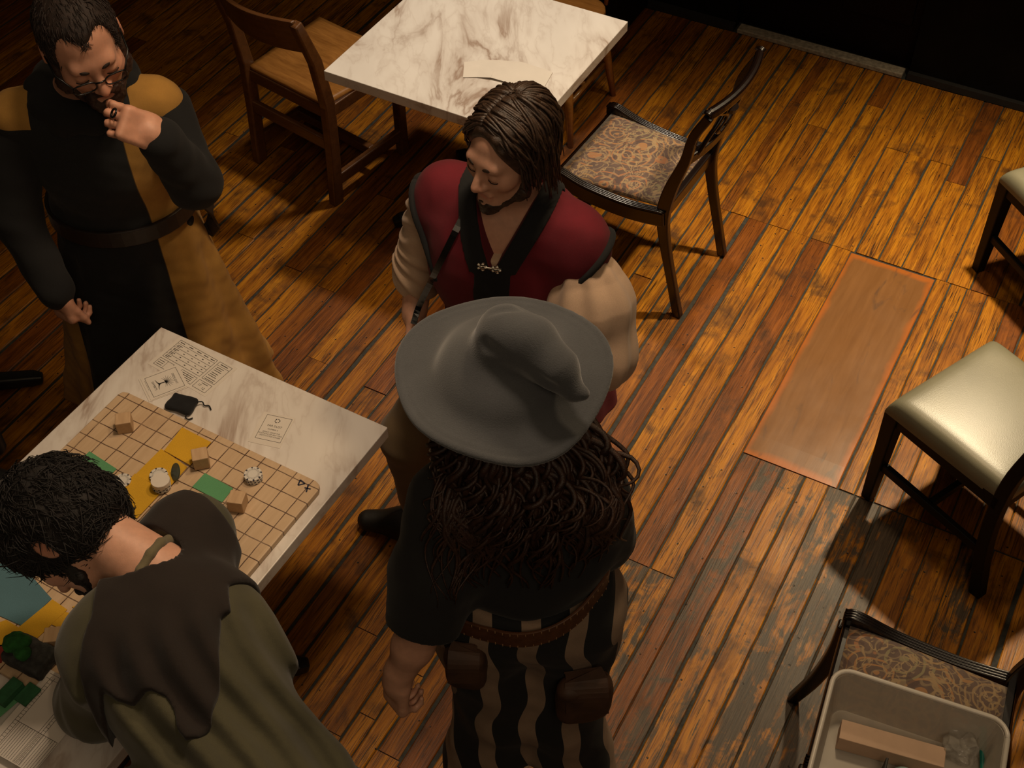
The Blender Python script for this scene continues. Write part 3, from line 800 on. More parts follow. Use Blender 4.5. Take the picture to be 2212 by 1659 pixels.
def col_fabric(name, rough=.9, weave=900, sheen=.2, bump=.25):
    t = NT(name); at = t.n('Attribute', _attribute_name='Col').outputs['Color']; c = t.coord('Object'); n1 = t.noise(c, 12, 4); n2 = t.noise(c, weave, 2)
    col = t.mix(1.0, at, t.ramp(t.mix(.4, n1, n2), [(.3, (.72, .72, .72)), (.7, (1.25, 1.25, 1.25))]), 'MULTIPLY')
    t.bump(n2, bump, .0015)
    return t.out(col, rough, **{'Sheen__Weight': sheen})
# ------------------------------------------------------------------ things on the game table
M_PAPER = plain('off_white_paper', (.66, .60, .53), .85, .04, 12)
M_INK = plain('black_ink', (.02, .017, .015), .8, .1)
BZ = .758                                            # top of the board
def board_material():
    t = NT('maple_board_with_burnt_grid'); co = t.n('TexCoord').outputs['Object']
    st = t.n('Mapping', Vector=co); st.inputs['Scale'].default_value = (40, 3, 10)
    g = t.noise(st.outputs[0], 1.5, 5, .6, .6)
    base = t.ramp(g, [(.3, (.50, .345, .205)), (.7, (.60, .43, .27))])
    wv = t.n('VectorMath', _operation='MULTIPLY_ADD', i0=t.n('TexNoise', Vector=co, Scale=18).outputs['Color'], i1=(.004, .004, 0), i2=co).outputs[0]
    s = t.n('SeparateXYZ', Vector=wv); lines = None
    for k, off, per in ((0, .103+.002, .0492), (1, .264-.002, .0487)):
        x = t.math('ADD', t.math('MULTIPLY', s.outputs[k], 1 if k == 0 else -1), -off)
        fr = t.math('ABSOLUTE', t.math('SUBTRACT', t.math('FRACT', t.math('ADD', t.math('DIVIDE', x, per), 10.5)), .5))
        ln = t.ramp(fr, [(.020, (1, 1, 1)), (.036, (0, 0, 0))])
        lines = ln if lines is None else t.mix(1.0, lines, ln, 'LIGHTEN')
    vary = t.ramp(t.noise(co, 25, 3), [(.35, (.7, .7, .7)), (.6, (1, 1, 1))])
    c = t.mix(t.math('MULTIPLY', lines, vary), base, (.055, .018, .008))
    sm = t.ramp(t.noise(co, 9, 4), [(.55, (0, 0, 0)), (.75, (.3, .3, .3))]); c = t.mix(sm, c, (.30, .17, .09))
    return t.out(c, .55)
def t1_thing(name, label, cat, group=None):
    o = empty(name, T1(0, 0, 0), T1Y, label, cat, group); return o
gb = MB(); gb.prism([(.078, -.262), (.083, -.248), (.097, -.244), (.700, -.244), (.715, -.250), (.722, -.265), (.722, -1.02), (.078, -1.02)], .7405, BZ)
board = gb.obj('game_board', board_material(), bevel=.003, loc=T1(0, 0, 0), rot=(0, 0, T1Y))
setp(board, 'pale maple game board marked with a burnt square grid', 'game board')
mk = MB(); c = Vector((.672, -.268, BZ))
for k in range(3):
    a = 2*pi*k/3+.3; b = 2*pi*(k+1)/3+.3; mk.beam([c+Vector((math.cos(a), math.sin(a), .0))*.010, c+Vector((math.cos(b), math.sin(b), 0))*.010], .004, .0008)
mk.beam([(.690, -.262, BZ), (.700, -.285, BZ)], .004, .0008); mk.beam([(.688, -.276, BZ), (.704, -.272, BZ)], .004, .0008)
mk.obj('ink_mark', plain('blue_black_marker', (.012, .012, .03), .6), board)
FELT = {}
def felt(col):
    if col not in FELT: FELT[col] = fabric('craft_foam_%02d' % len(FELT), col, .9, 500, .08, .15, .05)
    return FELT[col]
YEL = (.60, .33, .014); GRN = (.10, .30, .135); BLU = (.075, .165, .20); RED = (.20, .018, .010)
def tile(corners, col, label, group, z=BZ+.0004, h=.0022):
    """foam sheet piece; corners in table coordinates"""
    c = Vector((sum(p[0] for p in corners)/len(corners), sum(p[1] for p in corners)/len(corners), 0))
    m = MB(); m.prism([(p[0]-c.x, p[1]-c.y) for p in corners], 0, h)
    o = m.obj('foam_tile', felt(col), loc=T1(c.x, c.y, z), rot=(0, 0, T1Y), bevel=.0006); setp(o, label, 'foam tile', group)
    return o
def ab(px, py, z=BZ):
    p = P(px, py, z)-T1C; return (p.x*math.cos(T1Y)+p.y*math.sin(T1Y), -p.x*math.sin(T1Y)+p.y*math.cos(T1Y))
G = 'foam terrain tiles on the game board'
tile([(.302, -.272), (.399, -.275), (.400, -.360), (.312, -.355)], YEL, 'yellow foam tile beside the middle wooden cube, far end of the yellow path', G, BZ+.003)
tile([(.300, -.352), (.396, -.366), (.398, -.452), (.298, -.448)], YEL, 'yellow foam tile under the white chip stack', G)
tile([(.296, -.447), (.392, -.455), (.392, -.552), (.300, -.548)], YEL, 'yellow foam tile at the near end of the yellow path', G, BZ+.0022)
tile([(.147, -.447), (.245, -.457), (.246, -.503), (.147, -.497)], GRN, 'green foam tile left of the chips, near the black-haired head', G)
tile([(.446, -.360), (.537, -.364), (.540, -.412), (.446, -.410)], GRN, 'green foam tile between the two right-hand wooden cubes', G)
tile([ab(-40, 1205), ab(60, 1235), ab(112, 1294), ab(50, 1354), ab(-30, 1318)], BLU, 'large teal foam tile in the lower left of the board', G)
tile([ab(114, 1296), ab(146, 1318), ab(64, 1396), ab(22, 1372)], YEL, 'long yellow foam tile bordering the teal tile', G, BZ+.001)
tile([ab(-10, 1348), ab(14, 1340), ab(47, 1360), ab(10, 1396), ab(-10, 1400)], YEL, 'yellow foam tile at the left edge beside the red one', G)
tile([ab(142, 1322), ab(176, 1336), ab(146, 1368), ab(112, 1350)], YEL, 'small yellow foam tile just behind the lower wooden cube', G)
tile([ab(156, 1312), ab(222, 1292), ab(215, 1318), ab(160, 1368), ab(150, 1364), ab(182, 1330)], YEL, 'yellow foam tile against the leaning man\'s beard', G)
tile([ab(172, 1372), ab(218, 1326), ab(222, 1340), ab(184, 1377)], YEL, 'narrow yellow foam tile beside the brown mantle', G, BZ+.004)
tile([ab(186, 1382), ab(216, 1352), ab(216, 1380), ab(205, 1388)], BLU, 'small teal foam tile beside the brown mantle', G)
tile([ab(158, 1416), ab(184, 1382), ab(206, 1388), ab(180, 1430)], GRN, 'green foam tile right of the lower wooden cube', G)
tile([ab(-10, 1396), ab(18, 1391), ab(4, 1432), ab(-10, 1436)], RED, 'red foam tile at the left edge of the picture', G)
tile([ab(-10, 1500), ab(20, 1506), ab(48, 1510), ab(-10, 1560)], GRN, 'green foam sheet at the left edge over the ruled paper', G, BZ+.002)

# wooden cubes
M_CUBE = wood('raw_beech', (.45, .285, .155), (.58, .39, .225), .6, (30, 4, 30), .02, 0)
for (x, y, rz, lab) in ((270, 918, .72, 'wooden cube standing alone near the far corner of the board'), (435, 996, .78, 'wooden cube on the edge of the yellow path'),
                        (514, 1088, .35, 'wooden cube by the leaning man\'s olive sleeve'), (120, 1384, .62, 'wooden cube in the lower left beside the dark rock')):
    p = P(x, y, BZ+.012); o = MB().box((0, 0, .0195), (.039, .039, .039)).obj('wooden_cube', M_CUBE, bevel=.002)
    o.location = (p.x, p.y, BZ+.0006 if y not in (996,) else BZ+.0028); o.rotation_euler = (0, 0, T1Y+rz); setp(o, lab, 'cube', 'wooden cubes on the board')

# poker chips
def chip_material():
    t = NT('white_poker_chip'); s = t.n('SeparateXYZ', Vector=t.coord('Object'))
    ang = t.math('ARCTAN2', s.outputs[1], s.outputs[0]); r = t.math('SQRT', t.math('ADD', t.math('MULTIPLY', s.outputs[0], s.outputs[0]), t.math('MULTIPLY', s.outputs[1], s.outputs[1])))
    f = t.math('ABSOLUTE', t.math('SUBTRACT', t.math('FRACT', t.math('DIVIDE', t.math('ADD', ang, 3.15), 2*pi/8)), .5))
    m = t.math('MULTIPLY', t.ramp(f, [(.13, (1, 1, 1)), (.15, (0, 0, 0))]), t.ramp(r, [(.0168, (0, 0, 0)), (.0172, (1, 1, 1))]))
    f2 = t.math('FRACT', t.math('DIVIDE', t.math('ADD', ang, 3.15), 2*pi/24))
    ring = t.math('MULTIPLY', t.ramp(t.math('ABSOLUTE', t.math('SUBTRACT', r, .0142)), [(.0006, (1, 1, 1)), (.0008, (0, 0, 0))]), t.ramp(f2, [(.45, (1, 1, 1)), (.5, (0, 0, 0))]))
    c = t.mix(m, (.66, .62, .56), (.018, .018, .035)); c = t.mix(t.math('MULTIPLY', ring, .8), c, (.12, .11, .11))
    return t.out(c, .4)
M_CHIP = chip_material(); M_COIN = plain('dark_green_token', (.085, .115, .095), .3, .2, 60, .05, Metallic=.5); M_WHITE = plain('white_plastic', (.70, .63, .55), .5, .03)
cprof = [(.001, 0), (.0212, 0), (.0222, .0008), (.0222, .0032), (.0212, .004), (.017, .004), (.0165, .0037), (.001, .0037)]
def chips(px, py, n, z0, lab, jig=.001, rot0=.2, last=None):
    p = P(px, py, z0)
    for k in range(n):
        o = MB().lathe(cprof, n=40).obj('poker_chip', M_CHIP); o.location = (p.x+random.uniform(-jig, jig), p.y+random.uniform(-jig, jig), z0+.0041*k); o.rotation_euler = (0, 0, rot0+k*.35)
        setp(o, lab+(', topmost' if k == n-1 else ', lowest' if k == 0 else ', '+('', 'second', 'third', 'fourth')[k]+' from bottom'), 'poker chip', 'white poker chips')
    return p
chips(265, 1041, 2, BZ, 'white chip in the low pair beside the left green tile')
chips(344, 1029, 2, BZ+.0032, 'white chip in the pair behind the white disc', .001, .5)
p = chips(351, 1052, 4, BZ+.0032, 'white chip in the stack under the white disc', .0012, .1)
o = MB().lathe([(.001, 0), (.0228, 0), (.0232, .001), (.0232, .011), (.0225, .012), (.001, .012)], n=40).obj('white_disc', M_WHITE, loc=(p.x, p.y, BZ+.0032+.0166)); setp(o, 'plain white plastic disc on top of the chip stack', 'disc')
o = MB().lathe([(.001, 0), (.021, 0), (.0222, .0008), (.0222, .0026), (.021, .0034), (.014, .0030), (.001, .0030)], n=40).obj('dark_token', M_COIN)
q = P(384, 1030, BZ+.0005); o.location = (q.x+.0, q.y, BZ+.020); o.rotation_euler = (math.radians(58), 0, math.radians(-62)); setp(o, 'dark green token leaning against the chip stack', 'token')
chips(549, 1034, 5, BZ, 'white chip in the stack near the blue-black triangle', .0004, .0)

# rock, shrub and green blocks of terrain
M_ROCK = plain('dark_foam_rock', (.035, .035, .032), .9, .5, 70, .5)
rk = P(72, 1428, BZ); rf_ = rb((0, 0, .02), (.052, .036, .02), .006)
o = sdf_obj('terrain_rock', lambda p: rf_(p)+wob(p, 130, .0018, 2), (-.07, -.06, -.006), (.07, .06, .05), .0022, M_ROCK); o.location = (rk.x, rk.y, BZ+.0012); o.rotation_euler = (0, 0, T1Y+.05)
setp(o, 'dark grey foam rock slab at the left end of the board', 'terrain rock')
sf = un([el((-.018, .004, .012), (.024, .026, .018)), el((.014, -.006, .010), (.022, .018, .015)), el((.0, .016, .014), (.018, .016, .016))], .004)
o = sdf_obj('terrain_shrub', lambda p: sf(p)+wob(p, 160, .0022, 1), (-.05, -.04, -.012), (.045, .045, .04), .002, plain('bright_green_foam', (.012, .095, .014), .9, .4, 80, .4)); o.location = (rk.x-.018, rk.y+.004, BZ+.0408); o.rotation_euler = (0, 0, T1Y)
setp(o, 'bright green shrub on top of the dark rock', 'terrain shrub')
for (x, y, sx, sy, sz, rz, lab) in ((18, 1492, .06, .030, .022, .95, 'dark green foam block at the left edge of the picture'), (60, 1500, .048, .034, .008, .95, 'dark green foam block beside the ruled paper')):
    p = P(x, y, BZ+sz); o = MB().box((0, 0, sz/2), (sx, sy, sz)).obj('terrain_block', plain('green_foam_block', (.025, .115, .045), .9, .25, 50, .2), bevel=.002); o.location = (p.x, p.y, BZ+.0045); o.rotation_euler = (0, 0, T1Y+rz-.95+pi/2-.05); setp(o, lab, 'terrain block', 'green foam blocks')

# ------------------------------------------------------------------ papers
def text_mesh(s, size, align='CENTER'):
    cu = bpy.data.curves.new('print', 'FONT'); cu.body = s; cu.size = size; cu.align_x = align; cu.align_y = 'CENTER'
    o = bpy.data.objects.new('print', cu); COL.objects.link(o); dg = bpy.context.evaluated_depsgraph_get(); me = bpy.data.meshes.new_from_object(o.evaluated_get(dg))
    bpy.data.objects.remove(o, do_unlink=True); bpy.data.curves.remove(cu); return me
class Sheet:
    """paper lying flat; (0,0) is its top left corner as it is read, y counts down"""
    def __init__(s, name, O, X, Y, z, label, cat, thick=.0004, lift=0.0, mat=None):
        o = P(*O, z); x = P(*X, z)-o; y = P(*Y, z)-o; s.w = x.length; s.h = abs((y-x.normalized()*y.dot(x.normalized())).length); s.z = thick
        s.o = MB()
        nx, ny = 10, 10; vs = []; fs = []
        s.curl = lambda u, v: lift*(u**3*(1-v)+.6*(v**3)*(1-u)*.6)
        for k in (1, 0):
            for j in range(ny+1):
                for i in range(nx+1): vs.append((s.w*i/nx, -s.h*j/ny, s.curl(i/nx, j/ny)+thick*k))
        N = (nx+1)*(ny+1); I = lambda k, i, j: k*N+j*(nx+1)+i
        for j in range(ny):
            for i in range(nx):
                fs.append((I(0, i, j), I(0, i, j+1), I(0, i+1, j+1), I(0, i+1, j))); fs.append((I(1, i, j), I(1, i+1, j), I(1, i+1, j+1), I(1, i, j+1)))
        for i in range(nx): fs += [(I(0, i, 0), I(0, i+1, 0), I(1, i+1, 0), I(1, i, 0)), (I(0, i+1, ny), I(0, i, ny), I(1, i, ny), I(1, i+1, ny))]
        for j in range(ny): fs += [(I(0, 0, j+1), I(0, 0, j), I(1, 0, j), I(1, 0, j+1)), (I(0, nx, j), I(0, nx, j+1), I(1, nx, j+1), I(1, nx, j))]
        s.o = s.o.add(vs, fs).obj(name, mat or M_PAPER); s.o.location = o; s.o.rotation_euler = (0, 0, math.atan2(x.y, x.x)); setp(s.o, label, cat); s.ink = MB()
    def pt(s, u, v): return Vector((u*s.w, -v*s.h, s.z+.00025+s.curl(u, v)))
    def line(s, u0, v0, u1, v1, w=.0007): s.ink.beam([s.pt(u0, v0), s.pt((u0+u1)/2, (v0+v1)/2), s.pt(u1, v1)], w, .0002)
    def frame(s, u0, v0, u1, v1, w=.0007): s.line(u0, v0, u1, v0, w); s.line(u1, v0, u1, v1, w); s.line(u1, v1, u0, v1, w); s.line(u0, v1, u0, v0, w)
    def text(s, t, u, v, size, align='CENTER'):
        me = text_mesh(t, size, align); p = s.pt(u, v); s.ink.add([Vector(vv.co)+p for vv in me.vertices], [tuple(f.vertices) for f in me.polygons]); bpy.data.meshes.remove(me)
    def done(s): link('print', pyd(s.ink.v, s.ink.f, 'print'), M_INK, s.o); return s.o
TZ = .7402
sh = Sheet('rules_sheet', (389, 727), (513, 796), (316, 784), TZ, 'printed rules sheet with ruled tables at the far corner of the game table', 'paper')
sh.frame(.06, .07, .70, .64, .0010)
for r in (.17, .29, .41, .52): sh.line(.06, r, .70, r, .0009)
rr = random.Random(4)
for c_, n in ((.12, 0), (.27, 0), (.41, 0), (.53, 0), (.64, 0)): sh.line(c_-.035, .12, c_+.035, .12, .0022)
for r in (.23, .35, .465, .58):
    sh.line(.085, r-.015, .17, r-.015, .0018); sh.line(.085, r+.02, .15, r+.02, .0018)
    for c_ in (.27, .41, .53, .64): sh.line(c_-.012, r, c_+.012, r, .0022)
sh.frame(.74, .07, .95, .64, .0010); sh.line(.74, .17, .95, .17, .0009); sh.line(.78, .12, .90, .12, .0022)
for k in range(8): sh.line(.77, .22+.05*k+(.02 if k > 2 else 0)+(.02 if k > 5 else 0), .77+rr.uniform(.1, .16), .22+.05*k+(.02 if k > 2 else 0)+(.02 if k > 5 else 0), .0016)
sh.frame(.06, .70, .30, .92, .0010); sh.line(.20, .70, .20, .92, .0008)
for k in range(3): sh.line(.08, .76+.055*k, .17, .76+.055*k, .0016)
sh.frame(.44, .70, .70, .92, .0010); sh.line(.56, .70, .56, .80, .0008)
for k in range(4): sh.line(.47, .75+.045*k, .66, .75+.045*k, .0016)
sh.frame(.74, .70, .95, .93, .0010); sh.line(.80, .745, .90, .745, .0016); sh.text('17', .80, .82, .010); sh.text('12', .88, .86, .011)
sh.done()
lf = Sheet('second_leaflet', (384, 787), (409, 836), (300, 822), TZ+.0006, 'blank leaflet sticking out under the tree-emblem leaflet', 'paper', .0005); lf.frame(.06, .05, .94, .94); lf.done()
lf = Sheet('leaflet', (381, 789), (405, 835), (303, 818), TZ+.0016, 'folded leaflet printed with a bare tree emblem and two words', 'paper', .0006)
lf.frame(.07, .05, .93, .90, .0009); lf.line(.16, .93, .60, .93, .0005)
lf.text('DEEPLIGHT', .5, .20, .0085); lf.text('GAMBITS', .5, .76, .0085)
lf.ink.beam([lf.pt(.5, .64), lf.pt(.49, .56), lf.pt(.5, .45)], [.0055, .0035, .003], .0002)
for a in np.linspace(-1.75, 1.75, 13):
    r1 = .018 if abs(a) > 1.2 else .023; lf.ink.beam([lf.pt(.5, .45), lf.pt(.5+math.sin(a)*r1*.6/lf.w, .45-math.cos(a)*r1*.6/lf.h), lf.pt(.5+math.sin(a*1.08)*r1/lf.w, .45-math.cos(a*1.08)*r1/lf.h)], [.0016, .0009, .0004], .0002)
for sx in (-1, 1): lf.ink.beam([lf.pt(.5, .62), lf.pt(.5+sx*.1, .66), lf.pt(.5+sx*.22, .68)], [.004, .002, .0006], .0002)
lf.done()
cd = Sheet('game_card', (571, 889), (638.5, 903.5), (536, 954), TZ, 'small printed game card lying alone by the right-hand table edge', 'card', .0006)
cd.frame(.14, .07, .93, .84, .0009)
for k in range(6):
    a = 2*pi*k/6+.3; cd.ink.lathe([(.0001, 0), (.0013 if k % 2 else .0018, 0), (.0013 if k % 2 else .0018, .0002), (.0001, .0002)], cd.pt(.53+.0062*math.cos(a)/cd.w, .21-.0062*math.sin(a)/cd.h), 10)
for k in range(24):
    if k % 4: 
        a = 2*pi*k/24+.3; b = a+.2; cd.line(.53+.0062*math.cos(a)/cd.w, .21-.0062*math.sin(a)/cd.h, .53+.0062*math.cos(b)/cd.w, .21-.0062*math.sin(b)/cd.h, .0009)
cd.text('FAR DUST', .53, .39, .0088); cd.text('NUMBER: 4', .53, .50, .0058); cd.text('EFFECT: SWAP THE', .53, .60, .0056); cd.text('POSITIONS OF ANY TWO', .53, .66, .0056); cd.text('UNITS WITHIN RANGE', .53, .72, .0056)
cd.done()
# ruled sheet in the lower left
rs = Sheet('ruled_sheet', (108, 1446), (212, 1502), (-60, 1598), BZ+.0006, 'large ruled score sheet under the leaning man\'s arm, lower left', 'paper', .0005)
for v0 in (.035, .09): rs.line(.05, v0, .98, v0, .0007)
for u0 in (.12, .19, .60, .645, .70): rs.line(u0, .06, u0, 3.2 if False else .99, .0009)
rs.line(.12, .62, .98, .62, .0009)
for k in range(18): rs.line(.22+.045*k, .62, .22+.045*k, .99, .0008)
for k in range(22): rs.line(.12, .1+.04*k, .19, .1+.04*k, .0006); rs.line(.645, .1+.04*k, .70, .1+.04*k, .0006)
rs.done()
# black velvet dice bag with drawstrings
M_VELV = fabric('black_velvet', (.005, .005, .006), .95, 500, .1, .2, .1)
bp = P(393, 874, .748); bfn = rb((0, 0, .009), (.038, .028, .009), .009)
o = sdf_obj('pouch', lambda p: bfn(p*A3((1, 1, 1)))+wob(p, 90, .0018, 3), (-.05, -.04, -.004), (.05, .04, .03), .0022, M_VELV)
root = empty('drawstring_bag', (bp.x, bp.y, .7415), T1Y+.15, 'small black velvet drawstring bag lying beside the leaflet', 'bag'); o.name = 'pouch'; o.parent = root
for pts in ([(.036, .018, .012), (.046, .026, .008), (.055, .020, .004), (.066, .024, .003), (.078, .014, .003)], [(.032, -.024, .010), (.030, -.034, .005), (.040, -.036, .003), (.048, -.028, .003)]):
    MB().tube(crom(pts, 5), .0018, 7).obj('drawstring', M_VELV, root, smooth=True)
# folded paper on the empty table
z = .7405; m = MB()
for poly, dz in (([(1003, 136), (1040, 131), (1078, 134), (1060, 172), (1030, 168), (1000, 168)], .0), ([(1076, 134), (1130, 138), (1194, 157), (1172, 196), (1120, 187), (1058, 171)], .0012)):
    pts = [P(x, y, z) for x, y in poly]; n = len(pts); hs = [.003, .002, .007, .008, .002, .001] if dz == 0 else [.008, .006, .002, .001, .004, .007]
    vs = [Vector((q.x, q.y, z+h)) for q, h in zip(pts, hs)]+[Vector((q.x, q.y, z+h+.0006)) for q, h in zip(pts, hs)]
    c0 = sum(vs[:n], Vector())/n; c1 = sum(vs[n:], Vector())/n; vs += [c0, c1]; fs = []
    for i in range(n): j = (i+1) % n; fs += [(j, i, 2*n), (i+n, j+n, 2*n+1), (i, j, j+n, i+n)]
    m.add(vs, fs)
o = m.obj('folded_paper', M_PAPER); setp(o, 'creased strip of white paper on the empty marble table', 'paper')

# ------------------------------------------------------------------ clear plastic bin on the paisley chair
def plastic(name, col, fac):
    t = NT(name); t.out(col, .3); tr = t.n('BsdfTransparent'); tr.inputs[0].default_value = (.96, .94, .9, 1); mx = t.n('MixShader', i0=fac)
    t.t.links.new(t.b.outputs[0], mx.inputs[1]); t.t.links.new(tr.outputs[0], mx.inputs[2]); t.t.links.new(mx.outputs[0], t.t.nodes['Material Output'].inputs['Surface']); return t.m
M_BIN = plastic('frosted_plastic', (.60, .56, .50), .34); M_RIM = plastic('frosted_rim', (.72, .67, .60), .12)
tl = P(1806, 1440, .625); tr_ = P(2182, 1562, .625); dx = (tr_-tl).normalized(); wB = (tr_-tl).length; dy = Vector((dx.y, -dx.x, 0)); dB = .52; zb = .4895; zr = .625
root = empty('storage_bin', ((tl+tr_)/2+dy*dB/2)*1.0, math.atan2(dx.y, dx.x), 'frosted clear plastic bin standing on the paisley chair', 'bin'); root.location.z = zb
def rrect(hw, hd, r, n=6):
    out = []
    for cx, cy, a0 in ((hw-r, hd-r, 0), (-hw+r, hd-r, pi/2), (-hw+r, -hd+r, pi), (hw-r, -hd+r, 1.5*pi)):
        for k in range(n+1): a = a0+pi/2*k/n; out.append((cx+r*math.cos(a), cy+r*math.sin(a)))
    return out
rings = [(rrect(wB/2-.022, dB/2-.022, .03), 0), (rrect(wB/2-.004, dB/2-.004, .04), zr-zb-.004), (rrect(wB/2-.0065, dB/2-.0065, .038), zr-zb-.004), (rrect(wB/2-.0245, dB/2-.0245, .028), .003)]
vs = []; fs = []; n = len(rings[0][0])
for pts, zz in rings: vs += [(x, y, zz) for x, y in pts]
for k in range(3):
    for i in range(n): j = (i+1) % n; fs.append((k*n+i, k*n+j, (k+1)*n+j, (k+1)*n+i))
fs += [tuple(range(n-1, -1, -1)), tuple(range(3*n, 4*n))]
MB().add(vs, fs).obj('tub', M_BIN, root, smooth=False)
rp_ = [Vector((x, y, zr-zb)) for x, y in rrect(wB/2, dB/2, .042)]; rp_.append(rp_[0]); MB().tube(rp_, .006, 8).obj('rim', M_RIM, root, smooth=True)
for x in (-.085, .06): MB().beam([(x, dB/2-.012, .012), (x, dB/2-.001, zr-zb-.012)], .004, .003, up=(0, 1, 0)).obj('moulded_rib', M_RIM, root)
Bx = lambda x, y, zz: root.matrix_basis@Vector((x, y, zz)) if False else (Matrix.Translation(root.location)@Matrix.Rotation(root.rotation_euler[2], 4, 'Z'))@Vector((x, y, zz))
# things inside
def inside(name, px, py, zz, mat, lab, cat, mb, rz=0, rot=None):
    p = P(px, py, zz); o = mb.obj(name, mat, bevel=.0015); o.location = (p.x, p.y, zb+.0045); o.rotation_euler = rot or (0, 0, rz); setp(o, lab, cat); return o
yb = math.atan2(dx.y, dx.x)
inside('card_box', 1925, 1612, .53, plain('pinkish_card', (.56, .385, .27), .8, .06, 20), 'long pinkish cardboard box lying inside the clear bin', 'box', MB().box((0, 0, .026), (.235, .05, .052)), yb+.06)
M_TEAL = plain('teal_plastic', (.008, .20, .16), .35, .1)
mb = MB().tube([(0, -.05, .008), (0, .03, .03), (0, .05, .036)], [.006, .009, .0095], 12); inside('teal_pen', 2124, 1618, .52, M_TEAL, 'teal marker pen standing against the side of the bin', 'pen', mb, yb+.2)
mb = MB().lathe([(.001, 0), (.03, 0), (.031, .004), (.031, .04), (.024, .052), (.001, .052)], n=28); inside('bottle', 1952, 1685, .53, plain('pale_teal_plastic', (.20, .32, .31), .35, .08), 'pale teal bottle cap inside the bin at the bottom edge', 'bottle', mb)
mb = MB().box((0, 0, .03), (.006, .05, .06)); inside('black_strip', 1908, 1668, .53, M_FR_ if False else plain('black_strip_plastic', (.01, .01, .01), .5), 'thin black strip beside the teal bottle in the bin', 'strip', mb, yb)
# crinkled clear bag
def cellophane():
    t = NT('cellophane'); t.out((.5, .48, .44), .05); tr = t.n('BsdfTransparent'); mx = t.n('MixShader', i0=.62); c = t.coord('Object')
    t.bump(t.n('TexVoronoi', Vector=c, Scale=38).outputs['Distance'], .9, .02)
    t.t.links.new(t.b.outputs[0], mx.inputs[1]); t.t.links.new(tr.outputs[0], mx.inputs[2]); t.t.links.new(mx.outputs[0], t.t.nodes['Material Output'].inputs['Surface']); return t.m
cb = rb((0, 0, .035), (.034, .05, .026), .02); p = P(2082, 1590, .56)
o = sdf_obj('plastic_bag', lambda p: cb(p)+wob(p, 80, .009, 2)+wob(p, 190, .003, 1), (-.07, -.085, -.01), (.07, .085, .09), .0035, cellophane()); o.location = (p.x, p.y, zb+.008); o.rotation_euler = (0, 0, yb); setp(o, 'crinkled clear plastic bag inside the bin', 'bag')

# ------------------------------------------------------------------ black furniture at the edges of the picture
M_BLEATH = plain('black_leather', (.008, .008, .008), .38, .2, 40, .1)
bench_v = P(1392, 38, 0).dot(AX)
root = empty('black_bench', UV(4.82, bench_v-.75, 0), ROTU-pi/2, 'low black padded bench against the black wall behind the empty table', 'bench')
MB().box((0, 0, .40), (1.5, .40, .10)).obj('cushion', M_BLEATH, root, bevel=.02); MB().box((0, 0, .18), (1.46, .36, .33)).obj('base', M_EBONY, root, bevel=.005)
def tub_chair(loc, rz, lab):
    t = empty('black_chair', loc, rz, lab, 'chair')
    seat = rb((0, .02, .42), (.23, .23, .05), .04); sdf_obj('seat', seat, (-.3, -.3, .34), (.3, .3, .5), .012, M_BLEATH, t)
    bk = [rc((.25*math.cos(a), -.22*math.sin(a)*1.0+.0, .66), (.25*math.cos(a+.25), -.22*math.sin(a+.25), .66), .03, .03) for a in np.linspace(.35, pi-.6, 9)]
    bf = un(bk, .02)
    def back(p):
        q = p.copy(); q[:, 2] = .66+np.maximum(np.abs(p[:, 2]-.66)-.13, 0)*np.sign(p[:, 2]-.66); return bf(q)
    sdf_obj('backrest', back, (-.34, -.34, .45), (.34, .2, .88), .01, M_BLEATH, t)
    for sx in (-1, 1):
        for sy in (-1, 1): MB().tube([(sx*.19, sy*.18, .40), (sx*.21, sy*.2, 0)], [.018, .013], 10).obj('leg', M_EBONY, t, smooth=True)
        MB().beam([(sx*.2, -.17, .42), (sx*.22, -.19, .62)], .03, .02).obj('back_post', M_EBONY, t)
    return t
p2_ = P(-75, 960, .81)
tub_chair((p2_.x-.10, p2_.y-.02, 0), math.radians(-115), 'black padded chair cut by the left edge at the game table')
# ------------------------------------------------------------------ people
M_SKIN = skin_mat('skin', (.62, .335, .225))
M_HAIRB = hair_mat('dark_brown_hair', (.016, .009, .0055), (.060, .032, .018))
M_HAIRA = hair_mat('thinning_brown_hair', (.010, .005, .003), (.026, .012, .007), .7)
M_HAIRC = hair_mat('auburn_curls', (.013, .0055, .0035), (.052, .021, .010), .5)
M_HAIRD = hair_mat('black_hair', (.004, .003, .0025), (.012, .008, .006), .75)
M_BEARD = hair_mat('auburn_beard', (.018, .007, .004), (.05, .02, .010), .6)
M_BLACKCLOTH = fabric('black_wool', (.006, .006, .0065), .95, 700, .18, .25, .02)
M_MUST = fabric('mustard_linen', (.30, .155, .030), .9, 800)
M_BELT = plain('dark_leather_belt', (.018, .011, .008), .5, .3, 60, .1)
M_STEEL = plain('bright_silver', (.75, .72, .66), .2, .1, 200, .3, Metallic=1.0)
M_FRAMES = plain('black_acetate', (.006, .006, .006), .25, .1, 50)
